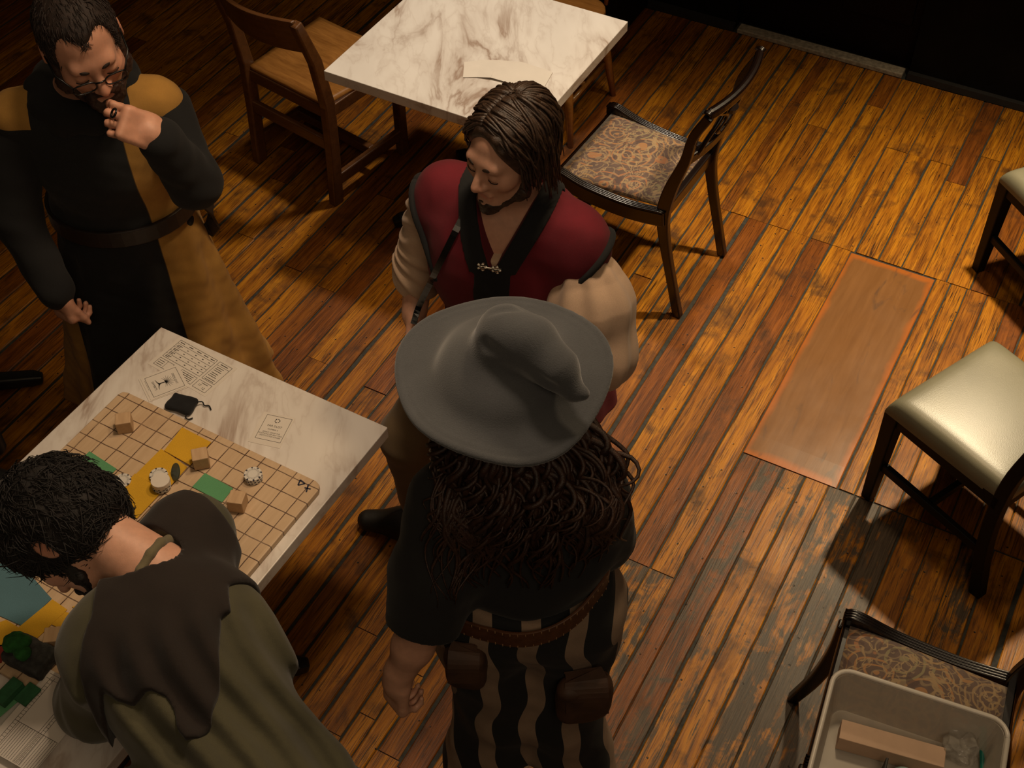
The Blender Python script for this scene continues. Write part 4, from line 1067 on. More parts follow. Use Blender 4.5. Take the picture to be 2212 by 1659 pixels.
def beard_fn(c, R, s, r=.017, drop=0.0, full=1.0):
    c = A3(c); g = []
    for sx in (-1, 1):
        g += [rc((sx*.070, .006, -.005), (sx*.061, .026, -.070), .010, r), rc((sx*.061, .026, -.070), (0, .082, -.108-drop), r, r*1.15)]
        if full > .5: g += [rc((sx*.004, .0985, -.051), (sx*.026, .083, -.066), .0065*full, .007*full), rc((sx*.026, .083, -.066), (sx*.03, .072, -.095), .008*full, .011)]
    g.append(el((0, .080, -.098), (.03+.008*(full > 1), .018, .020+.006*(full > 1)))); b = un(g, .012); mo = rc((-.017, .106, -.067), (.017, .106, -.067), .0085, .0085)
    def f(p):
        q = ((p-c)@R)/s; d = b(q)+wob(q, 260, .0022, 3)+wob(q, 120, .0018, 1); return smax(d, -mo(q), .003)*s
    return near(f, c, .26*s)
def hair_shell(c, R, s, off, cut, bottom=-.045, noise=.003, freq=150, ear=0):
    c = A3(c); sh = el((0, -.014, .038), (.078+off, .101+off, .09+off)); nk = el((0, -.045, -.02), (.066+off, .062+off, .075))
    def f(p):
        q = ((p-c)@R)/s; d = smin(sh(q), nk(q), .03)+wob(q, freq, noise, 2)
        d = smax(d, cut(q), .01)
        if ear: d = smax(d, -(np.linalg.norm((q-np.sign(q[:, :1])*A3((.098, 0, 0))-A3((0, -.002, -.012)))/A3((.022, .026, .040)), axis=1)-1)*.02, .006)
        return smax(d, bottom-q[:, 2], .01)*s
    return near(f, c, .27*s)
def loc(c, R, s, q): return A3(c)+R@(A3(q)*s)
def eyes(person, c, R, s, mat):
    for sx in (-1, 1):
        pts = [loc(c, R, s, (sx*(.031+.0155*math.cos(a)), .0905-.006*math.cos(a)**2, -.0035-.0035*math.sin(a))) for a in np.linspace(0, pi, 7)]
        MB().tube(pts, .0013*s, 6).obj('eyelashes', mat, person)
        pts = [loc(c, R, s, (sx*(.014+.034*t), .093-.02*t*t, .026+.007*math.sin(t*2.4)-.004*t)) for t in np.linspace(0, 1, 8)]
        MB().tube(pts, [.0034*s, .005*s, .0056*s, .0056*s, .005*s, .0042*s, .003*s, .0015*s], 6).obj('eyebrow', mat, person, smooth=True)
def skirt(wc, hc, wr, hr, npl, amp, phase=0.0, pw=1.0, yaw=0.0):
    wc = A3(wc); hc = A3(hc); ca, sa = math.cos(yaw), math.sin(yaw)
    def f(p):
        t = np.clip((wc[2]-p[:, 2])/(wc[2]-hc[2]), 0, 1); tt = t**pw
        x0 = p[:, 0]-(wc[0]+(hc[0]-wc[0])*t); y0 = p[:, 1]-(wc[1]+(hc[1]-wc[1])*t)
        x = x0*ca+y0*sa; y = -x0*sa+y0*ca
        rx = wr[0]+(hr[0]-wr[0])*tt; ry = wr[1]+(hr[1]-wr[1])*tt
        th = np.arctan2(y/ry, x/rx); pl = 1+amp*(.15+t)*(np.sin(npl*th+phase+2*t)+.5*np.sin((npl*1.7)//1*th+1.3+phase))
        k = np.sqrt((x/rx)**2+(y/ry)**2)/pl; d = (k-1)*np.minimum(rx, ry)*.75
        return smax(smax(d, p[:, 2]-wc[2], .02), hc[2]-p[:, 2], .008)
    return f
def mid(a, b, t=.5): return A3(a)*(1-t)+A3(b)*t
def legs_fn(hl, hr, kl, kr, al, ar, r=(.085, .06, .045)):
    return un([rc(hl, kl, r[0], r[1]), rc(kl, al, r[1], r[2]), rc(hr, kr, r[0], r[1]), rc(kr, ar, r[1], r[2])], .03)
def boot_fn(ankle, toe, r=.045, shaft=.25):
    a = A3(ankle); t = A3(toe); d = unit((t-a)*A3((1, 1, 0))); a0 = A3((a[0], a[1], .045)); 
    f = un([rc(a0-d*.035, a0+d*.08, .042, .046), rc(a0+d*.08, A3((t[0], t[1], .036)), .046, .034), rc(a, a+A3((0, 0, shaft)), .05, .058)], .04)
    return lambda p: smax(f(p), -p[:, 2], .003)

def cloth_cols(name, build, rough=.92, sheen=.03):
    t = NT(name); c = t.coord('Object'); s_ = t.n('SeparateXYZ', Vector=c); n1 = t.noise(c, 12, 4); n2 = t.noise(c, 800, 2)
    col = build(t, s_.outputs[0], s_.outputs[1], s_.outputs[2])
    col = t.mix(1.0, col, t.ramp(t.mix(.4, n1, n2), [(.3, (.75, .75, .75)), (.7, (1.25, 1.25, 1.25))]), 'MULTIPLY'); t.bump(n2, .25, .0015)
    return t.out(col, rough, **{'Sheen__Weight': sheen})
def surcoat_mat(ax):
    def b(t, x, y, z):
        dx = t.math('SUBTRACT', x, float(ax[0])); dy = t.math('SUBTRACT', y, float(ax[1]))
        l = t.math('ADD', t.math('MULTIPLY', dx, .99), t.math('MULTIPLY', dy, .13)); f_ = t.math('SUBTRACT', t.math('MULTIPLY', dx, .13), t.math('MULTIPLY', dy, .99))
        edge = t.math('ADD', .085, t.math('MULTIPLY', t.math('MAXIMUM', t.math('SUBTRACT', 1.2, z), -.2), .03))
        g = lambda a, c_: t.math('GREATER_THAN', a, c_)
        must = g(l, edge); must = t.math('MAXIMUM', must, t.math('MULTIPLY', t.math('LESS_THAN', l, -.135), g(z, 1.325))); must = t.math('MAXIMUM', must, t.math('MULTIPLY', t.math('LESS_THAN', l, -.21), t.math('LESS_THAN', z, .8)))
        c = t.mix(must, (.007, .0075, .0085), (.36, .185, .036))
        c = t.mix(t.math('MULTIPLY', g(z, 1.33), t.math('LESS_THAN', f_, -.045)), c, (.03, .036, .042))
        seam = t.math('LESS_THAN', t.math('ABSOLUTE', t.math('SUBTRACT', l, edge)), .0018)
        return t.mix(t.math('MULTIPLY', seam, .7), c, (.02, .012, .006))
    return cloth_cols('surcoat_cloth', b)
# ---- A: man in black and mustard surcoat, hand at his mouth
def person_a():
    H = A3(P(178, 92, 1.565)); s = 1.12; RH = frame((.44, -.81, -.38), roll=-.13)
    per = empty('person', (-1.08, 2.84, 0), 0, 'bearded man with glasses in a black and mustard surcoat, hand raised to his mouth', 'person')
    mw = Matrix.Translation((-1.08, 2.84, 0)).inverted()
    Rs = A3(P(34, 262, 1.30)); Ls = A3(P(350, 232, 1.31)); nb = mid(Rs, Ls)+A3((0, .01, .075))
    Le = A3(P(420, 395, 1.17)); hs_ = 1.1; cr, cu, cc_ = _R, -_D, -_fw; tt_ = unit(.3*cr+.95*cu); pp_ = unit(-.95*cr+.3*cu); hd = unit(.72*pp_+.69*cc_); hn = unit(.69*pp_-.72*cc_)
    mouth = H+RH@A3((.0, .104, -.064))*s; K = mouth-(.94*pp_-.33*cc_)*.048*hs_+cc_*.020+cu*(-.050); Lw = K-hd*.086*hs_; Re = A3((-1.31, 2.65, 1.06)); Rw = A3((-1.222, 2.545, .875))
    ch = mid(Rs, Ls)+A3((0, .015, -.09)); pel = A3((-1.08, 2.83, .97))
    hl = A3((-.99, 2.84, .9)); hr = A3((-1.17, 2.84, .9)); kl = A3((-.97, 2.86, .5)); kr = A3((-1.19, 2.86, .5)); al = A3((-.97, 2.9, .09)); ar = A3((-1.2, 2.9, .09))
    # raised hand: fingers curl in towards the mouth, back of the hand to the camera
    hnd = hand_fns(Lw, hd, hn, True, (52, 58, 60, 62), (.9, .1, .6), hs_, .03)
    hnr = hand_fns(Rw, (.05, -.1, -1), (.6, .8, .1), False, (60, 64, 66, 66), (.9, .2, .4))
    body = un([head_fn(H, RH, s), rc(H+RH@A3((0, -.03, -.05))*s, nb, .062, .066), el(ch, (.17, .105, .2)), el(pel, (.15, .11, .16)), rc(Rs, Ls, .04, .04),
               rc(Ls, Le, .042, .04), rc(Le, Lw, .039, .030), rc(Rs, Re, .042, .04), rc(Re, Rw, .041, .029), hnd, hnr, legs_fn(hl, hr, kl, kr, al, ar)], .018)
    sdf_obj('body', body, (-1.5, 2.4, .0), (-.72, 3.06, 1.75), .0042, M_SKIN, per, skin_color(H, RH, s, (1, .93, .9))).matrix_parent_inverse = mw
    kids = []
    cut = lambda q: .80*q[:, 1]-.10*q[:, 2]-.036-.012*np.cos(q[:, 0]*70)*(q[:, 2] > .03)
    ho = sdf_obj('hair', hair_shell(H, RH, s, .004, cut, -.05, .0006, 200), H-.2, H+.2, .003, M_HAIRA, per); fuzz(ho, H+RH@A3((0, -.06, .12)), 1700, .024, .0011, M_HAIRA, per, .5, .12)
    kids.append(sdf_obj('beard', beard_fn(H, RH, s, .021, .012, 1.15), H-.2, H+.2, .003, M_BEARD, per))
    n0 = len(per.children); eyes(per, H, RH, s, M_HAIRA)
    # surcoat: black front and back, mustard flanks
    tor = un([el(ch+A3((0, 0, -.02)), (.195, .135, .21)), el(pel+A3((0, -.0, .06)), (.185, .15, .17)), rc(mid(Rs, Ls, .03)+A3((0, 0, .012)), mid(Rs, Ls, .97)+A3((0, 0, .012)), .072, .072)], .06)
    sk = skirt(pel+A3((0, 0, .02)), (-1.10, 2.87, .16), (.178, .15), (.33, .27), 9, .055, .4)
    sur = lambda p: smin(tor(p), sk(p), .05)+wob(p, 22, .004, 1)+wob(p, 60, .0012, 4)
    fw_ = unit((.13, -.99, 0)); lat = unit((.99, .13, 0)); ax = pel
    def sc(V):
        l = (V-ax)@lat; f_ = (V-ax)@fw_; o = np.tile(A3((.34, .175, .034)), (len(V), 1))
        edge = .085+.02*np.clip((1.2-V[:, 2]), -.2, 1)
        blk = (l < edge) & ~((l < -.11) & (V[:, 2] > 1.29)) & ~((l < -.2) & (V[:, 2] < .85)); o[blk] = (.007, .0075, .0085)
        strip = (V[:, 2] > 1.33) & (f_ < -.045); o[strip] = (.03, .036, .042)
        o[(V[:, 2] > 1.345) & (np.abs(l) < .12)] = (.007, .0075, .0085)
        return o
    kids.append(sdf_obj('surcoat', sur, (-1.56, 2.42, .12), (-.68, 3.24, 1.46), .0055, surcoat_mat(ax), per))
    slv = un([rc(Ls+A3((.012, 0, -.015)), Le, .068, .064), rc(Le, mid(Le, Lw, .90), .066, .055)], .03)
    slr = un([rc(Rs+A3((-.005, 0, -.01)), Re, .070, .064), rc(Re, mid(Re, Rw, .97), .064, .050)], .03)
    kids.append(sdf_obj('sleeve', lambda p: slv(p)+wob(p, 40, .0035, 2), np.minimum(np.minimum(Ls, Le), Lw)-.11, np.maximum(np.maximum(Ls, Le), Lw)+.11, .005, M_BLACKCLOTH, per))
    kids.append(sdf_obj('sleeve', lambda p: slr(p)+wob(p, 40, .0035, 5), np.minimum(np.minimum(Rs, Re), Rw)-.11, np.maximum(np.maximum(Rs, Re), Rw)+.11, .005, M_BLACKCLOTH, per))
    # hood lying round the neck
    hood = []
    for k in range(10):
        a = 2*pi*k/10; b = 2*pi*(k+1)/10; q = lambda t: nb+A3((.105*math.cos(t), .095*math.sin(t)+.01, -.015+.02*math.sin(t)))
        hood.append(rc(q(a), q(b), .042, .042))
    hf = un(hood, .02)
    kids.append(sdf_obj('hood', lambda p: hf(p)+wob(p, 50, .004, 3), nb-.22, nb+.22, .005, M_BLACKCLOTH, per))
    # belt with hanging end
    b = MB(); pts = []
    for k in range(41):
        a = 2*pi*k/40; pts.append(pel+A3((.205*math.cos(a), .17*math.sin(a), .012*math.sin(a+.6))))
    b.beam(pts, .012, .052); b.beam([pel+A3((.19, -.03, .0)), pel+A3((.225, -.01, -.0)), pel+A3((.235, .02, -.06)), pel+A3((.225, .03, -.13)), pel+A3((.20, .03, -.16))], .01, .045)
    kids.append(b.obj('belt', M_BELT, per, bevel=.003))
    trou = legs_fn(hl, hr, kl, kr, al+A3((0, 0, .1)), ar+A3((0, 0, .1)), (.1, .075, .065))
    kids.append(sdf_obj('trousers', trou, (-1.36, 2.7, .05), (-.8, 3.05, .95), .008, M_BLACKCLOTH, per))
    for a_, t_ in ((al, al+A3((.05, -.2, 0))), (ar, ar+A3((.0, -.2, 0)))):
        kids.append(sdf_obj('boot', boot_fn(a_, t_), np.minimum(a_, t_)*A3((1, 1, 0))-.1, np.maximum(a_, t_)+A3((.1, .1, .35)), .006, M_BELT, per))
    # spectacles
    g = MB()
    for sx in (-1, 1):
        rim = [loc(H, RH, s, (sx*.034+.024*math.copysign(abs(math.cos(a))**.7, math.cos(a)), .107-.35*abs(sx*.034+.024*math.cos(a))**1.6, -.004+.016*math.copysign(abs(math.sin(a))**.7, math.sin(a)))) for a in np.linspace(0, 2*pi, 25)]
        g.tube(rim, .0021, 6)
        g.tube([loc(H, RH, s, (sx*.057, .1, .004)), loc(H, RH, s, (sx*.079, .06, .007)), loc(H, RH, s, (sx*.084, -.012, .012)), loc(H, RH, s, (sx*.082, -.03, -.005))], .0024, 6)
    g.tube([loc(H, RH, s, (-.011, .107, .003)), loc(H, RH, s, (0, .111, .006)), loc(H, RH, s, (.011, .107, .003))], .0022, 6)
    gl = g.obj('glasses', M_FRAMES, per, smooth=True); kids.append(gl)
    # black ring on the raised hand
    rp = Lw+hd*.10*1.08
    npal = hn; tq = np.cross(hd, npal)*-1
    rr = MB().tube([rp+hd*.012+tq*.0118+npal*.004+(npal*math.cos(a)+tq*math.sin(a))*.0112 for a in np.linspace(0, 2*pi, 15)], .0028, 6)
    kids.append(rr.obj('ring', M_FRAMES, per, smooth=True))
    for k in per.children:
        if k.type == 'MESH': k.matrix_parent_inverse = mw
    return per
person_a()

# ---- B: man in red velvet tunic
def person_b():
    H = A3(P(1098, 326, 1.565)); s = .95; RH = frame((-.68, -.70, -.17), roll=.05)
    org = Vector((.02, 2.36, 0)); per = empty('person', org, 0, 'long-haired man in a dark red tunic with black collar and silver clasp', 'person')
    Rs = A3(P(952, 412, 1.335)); Ls = A3(P(1262, 522, 1.335)); fwd = unit((-.30, -.95, 0)); lat = unit((.95, -.30, 0))   # lat: towards his left
    nb = mid(Rs, Ls)+A3((0, 0, .075))-fwd*.01
    Re = A3(P(908, 565, 1.10)); Rw = A3(P(896, 668, 1.0)); Le = A3(P(1288, 762, 1.075)); Lw = A3(P(1170, 842, 1.03))
    ch = mid(Rs, Ls)+A3((0, 0, -.10)); pel = A3((.03, 2.37, .95))
    hl = pel+lat*.09+A3((0, 0, -.06)); hr = pel-lat*.09+A3((0, 0, -.06)); kl = A3((.10, 2.33, .5)); kr = A3(P(885, 940, .5)); al = A3((.12, 2.4, .1)); ar = A3(P(925, 1115, .1))
    hr_ = hand_fns(Rw, (-.10, -.5, -.45), (.9, -.1, -.1), False, (42, 46, 50, 55), (.7, .5, .4))
    hl_ = hand_fns(Lw, (-.75, -.2, -.1), (-.1, .6, -.6), True, (40, 45, 50, 55), (.6, .5, .4))
    body = un([head_fn(H, RH, s), rc(H+RH@A3((0, -.025, -.05))*s, nb-A3((0, 0, .03)), .056, .064), el(ch, (.165, .105, .2)), el(pel, (.15, .115, .16)), rc(Rs, Ls, .052, .052),
               rc(Rs, Re, .047, .042), rc(Re, Rw, .041, .029), rc(Ls, Le, .047, .042), rc(Le, Lw, .041, .029), hr_, hl_, legs_fn(hl, hr, kl, kr, al, ar)], .018)
    sdf_obj('body', body, (-.42, 1.92, 0), (.42, 2.62, 1.75), .0042, M_SKIN, per, skin_color(H, RH, s))
    cut = lambda q: .82*q[:, 1]-.34*q[:, 2]-.027+.006*np.cos(q[:, 0]*60)
    sdf_obj('hair', hair_shell(H, RH, s, .010, cut, -.07, .004, 90), H-.2, H+.2, .0032, M_HAIRB, per)
    rh = random.Random(5); hm = MB()
    def dome(x, y, z, lift):     # push a point out to the hair surface
        q = A3((x/(.078+lift), (y+.014)/(.101+lift), (z-.038)/(.09+lift))); n_ = np.linalg.norm(q); 
        return A3((x, y, z)) if n_ > 1 else A3((x, y+.014, z-.038))/n_+A3((0, -.014, .038))
    for k in range(300):          # side hair combed from the parting
        sx = -1 if rh.random() < .42 else 1
        yp = rh.uniform(-.08, .054); xp = .012; lift = rh.uniform(.005, .015); L = rh.uniform(.85, 1.0); ph = rh.uniform(0, 6.3); am = rh.uniform(.003, .010); frq = rh.uniform(5, 9)
        ye = yp*.55-.035+rh.uniform(-.02, .02) if yp < .03 else rh.uniform(-.005, .045); pts = []
        low = rh.uniform(-.10, -.055) if yp > .0 else rh.uniform(-.15, -.09)
        for i in range(15):
            t = i/14*L; ph_ = min(t/.6, 1)*1.65
            x = xp*(1-min(1, t*4))+sx*math.sin(ph_)*(.078+lift); z = .038+math.cos(ph_)*(.09+lift)
            y = yp+(ye-yp)*min(1, t/.65)**1.3+ .012*math.sin(pi*min(1, t/.65))*(1 if yp > .03 else 0)
            kk = math.sqrt(max(.05, 1-((y+.014)/(.104+lift))**2)); x *= kk if abs(x) > .02 else 1; z = .038+(z-.038)*kk
            if t > .6: z = z-(t-.6)/.4*(.03-low)*.95; x += sx*.010*(t-.6)
            w = am*math.sin(frq*t*2+ph)*min(1, t*2)
            pts.append(loc(H, RH, s, (x+sx*w*.8, y+w, z)))
        lock(hm, pts, rh.uniform(.0028, .0048), 5)
    for k in range(170):          # back hair
        az = rh.uniform(1.3, 2*pi-1.3); lift = rh.uniform(.006, .020); L = rh.uniform(.8, 1.0); ph = rh.uniform(0, 6.3); am = rh.uniform(.002, .007); pts = []
        for i in range(14):
            t = i/13*L; e = 1.45-t*2.1
            x = math.sin(az)*math.cos(max(e, -.1))*(.078+lift); y = math.cos(az)*math.cos(max(e, -.1))*(.101+lift)-.014-.02*(1-t); z = .038+math.sin(max(e, -.1))*(.09+lift)
            if e < -.1: z -= (-.1-e)*.17
            w = am*math.sin(9*t+ph); pts.append(loc(H, RH, s, (x+w, y+w*.5, z)))
        lock(hm, pts, rh.uniform(.003, .005), 5)
    hm.obj('hair_locks', M_HAIRB, per, smooth=True)
    sdf_obj('beard', beard_fn(H, RH, s, .0165, .004, .42), H-.2, H+.2, .003, M_HAIRB, per)
    eyes(per, H, RH, s, M_HAIRB)
    # tunic
    T = un([el(ch+A3((0, 0, -.02)), (.2, .155, .22)), el(pel+A3((0, 0, .08)), (.185, .15, .2)), rc(mid(Rs, Ls, .06)+A3((0, 0, .012)), mid(Rs, Ls, .94)+A3((0, 0, .012)), .062, .062), el(mid(Rs, Ls, .03)-A3((0, 0, .035)), (.062, .075, .075)), el(mid(Rs, Ls, .97)-A3((0, 0, .035)), (.062, .075, .075))], .07)
    sk = skirt(pel+A3((0, 0, .02)), (.03, 2.38, .62), (.18, .15), (.25, .21), 8, .04, 1.0)
    tun0 = lambda p: smin(T(p), sk(p), .05)+wob(p, 20, .005, 2)+wob(p, 48, .0015, 7)
    def lf(p):
        q = p-nb; return q@lat, q@fwd, q[:, 2]
    VZ = -.125
    def vneck(p):       # < 0 inside the V opening
        l, f_, z = lf(p); w = np.clip((z-VZ)*.47, 0, .075); return np.where(f_ > -.02, np.abs(l)-w, np.linalg.norm(p[:, :2]-nb[:2], axis=1)-.07)+np.where(z < VZ, .05, 0)
    tun = lambda p: smax(tun0(p), -vneck(p), .006)
    M_RED = fabric('crimson_velvet', (.115, .002, .009), .9, 600, .25, .2, .02)
    sdf_obj('tunic', tun, (-.40, 2.0, .6), (.42, 2.66, 1.5), .005, M_RED, per)
    def collar(p):
        l, f_, z = lf(p); w = np.maximum((z-VZ)*.47, 0)
        zz = np.clip((z+.30)/.30, 0, 1)
        band = np.where(z > VZ-.005, np.maximum(np.abs(np.abs(l)-np.clip(w, 0, .078)-.026)-.026, 0), np.maximum(np.abs(l)-.040, 0))
        back = np.abs(np.linalg.norm(p[:, :2]-nb[:2], axis=1)-.095)-.025
        reg = np.where(f_ > -.02, band, back)
        reg = np.where(z < -.46, .05, reg)
        return smax(tun0(p)-.006, reg-.001, .004)
    col = lambda p: smax(collar(p), -vneck(p)+.0, .004)
    sdf_obj('collar', near(col, nb-A3((0, 0, .18)), .5), nb-A3((.32, .32, .46)), nb+A3((.32, .32, .12)), .0042, M_BLACKCLOTH, per)
    # black piping at the armholes
    for S_, sg in ((Rs, -1), (Ls, 1)):
        ctr = S_+lat*sg*.026-A3((0, 0, .035)); n_ = unit(lat*sg*1.0-A3((0, 0, .75))); e1 = unit(np.cross(n_, fwd)); e2 = np.cross(n_, e1)
        pts = []
        for k in range(33):
            a = 2*pi*k/32; d_ = e1*math.cos(a)+e2*math.sin(a); r_ = .15
            for it in range(14):
                r_ -= float(tun0((ctr+d_*r_)[None])[0]-.003)*.9
                r_ = min(max(r_, .03), .2)
            pts.append(ctr+d_*r_)
        MB().tube(pts, .0085, 8).obj('armhole_binding', M_BLACKCLOTH, per, smooth=True)
    # undershirt and sleeves
    us = lambda p: smax(smax(tun0(p)+.016, vneck(p)-.012, .004), (p-nb)[:, 2]+.105, .004)
    M_CREAM = fabric('cream_linen', (.50, .345, .235), .9, 800, .12, .3)
    sdf_obj('undershirt', near(us, nb-A3((0, 0, .12)), .35), nb-A3((.2, .2, .3)), nb+A3((.2, .2, .05)), .0045, M_CREAM, per)
    sl = un([rc(mid(Ls, Le, .30), mid(Ls, Le, .55), .066, .092), rc(mid(Ls, Le, .55), Le, .092, .084), rc(Le, mid(Le, Lw, .5), .086, .062), rc(mid(Le, Lw, .5), mid(Le, Lw, .85), .06, .045)], .04)
    axl = unit(Le-Ls)
    def slp(p):
        q = p-Ls; t = q@axl; rad = q-t[:, None]*axl; th = np.arctan2(rad@fwd, rad@lat); return sl(p)+.0045*np.sin(8*th+3*t+1.5*np.sin(12*t))+wob(p, 30, .0012, 3)
    sdf_obj('sleeve', slp, np.minimum(np.minimum(Ls, Le), Lw)-.13, np.maximum(np.maximum(Ls, Le), Lw)+.13, .005, M_CREAM, per)
    e_ = mid(Re, Rw, .30)
    sr = un([rc(mid(Rs, Re, .15), Re, .070, .062), rc(Re, e_, .060, .054), rc(mid(Re, e_, .6), e_, .058, .057)], .02)
    axr = unit(Re-Rs)
    sdf_obj('sleeve', lambda p: sr(p)+.0045*np.sin(((p-Rs)@axr)*130+8*wob(p, 14, 1.0, 1))+wob(p, 45, .001, 6), np.minimum(np.minimum(Rs, Re), e_)-.11, np.maximum(np.maximum(Rs, Re), e_)+.11, .0045, M_CREAM, per)
    # khaki trousers and boots
    M_KHA = fabric('khaki_cotton', (.22, .15, .075), .9, 700)
    tr = legs_fn(hl, hr, kl, kr, al+A3((0, 0, .12)), mid(kr, ar, .8), (.105, .08, .07))
    sdf_obj('trousers', lambda p: tr(p)+wob(p, 30, .004, 2), (-.45, 2.15, .05), (.3, 2.6, .95), .007, M_KHA, per)
    toe = A3(P(795, 1118, .05))
    for a_, t_ in ((ar, toe), (al, al+A3((-.08, -.16, 0)))):
        sdf_obj('boot', boot_fn(a_, t_, shaft=.2), np.minimum(a_, t_)*A3((1, 1, 0))-A3((.1, .1, .02)), np.maximum(a_, t_)+A3((.1, .1, .32)), .005, plain('black_boot_leather', (.010, .009, .008), .55, .3, 30, .15), per)
    # camera strap across the chest, thin cord necklace, clasp
    ps = [nb-lat*.075+fwd*.035+A3((0, 0, .0))]
    tgt = A3(P(905, 662, 1.06))
    for t in (.12, .25, .4, .55, .7): 
        p_ = mid(ps[0], tgt, t)
        for it in range(20):
            dd = float(tun0(p_[None])[0]); 
            if abs(dd-.008) < .002: break
            p_ = p_-(fwd*-1)*(-(dd-.008))*(-1) if False else p_-fwd*(dd-.008)*.8 if dd < .2 else p_
        ps.append(p_)
    ps += [tgt, A3(P(893, 700, 1.03))]
    MB().beam(crom(ps, 5), .015, .0025, up=tuple(fwd)).obj('camera_strap', M_FRAMES, per)
    cl = MB()
    zz = 1.40
    while zz > .9 and float(tun0(A3(P(1057, 577, zz))[None])[0]) > .010: zz -= .002
    cc = A3(P(1057, 577, zz))
    for sx in (-1, 1):
        for k in range(5):
            a = k*1.256; q = cc+lat*(sx*.017+.009*math.cos(a))+A3((0, 0, .009*math.sin(a)))+fwd*.003
            cl.lathe([(.001, -.002), (.0042, -.001), (.0042, .001), (.001, .003)], q, 8)
        cl.tube([cc+lat*sx*.006, cc+lat*sx*.017+fwd*.006, cc+lat*sx*.028], [.003, .005, .002], 8)
    cl.tube([cc-lat*.008+fwd*.004, cc+lat*.008+fwd*.004], .0028, 8)
    cl.obj('clasp', M_STEEL, per)
    cd = [nb+fwd*.055-lat*.045+A3((0, 0, .0)), nb+fwd*.085-lat*.03+A3((0, 0, -.06)), nb+fwd*.1-lat*.005+A3((0, 0, -.115))]
    MB().tube(crom(cd, 5), .0013, 6).obj('necklace_cord', M_BELT, per)
    mw = Matrix.Translation(org).inverted()
    for k in per.children: k.matrix_parent_inverse = mw
    return per
person_b()
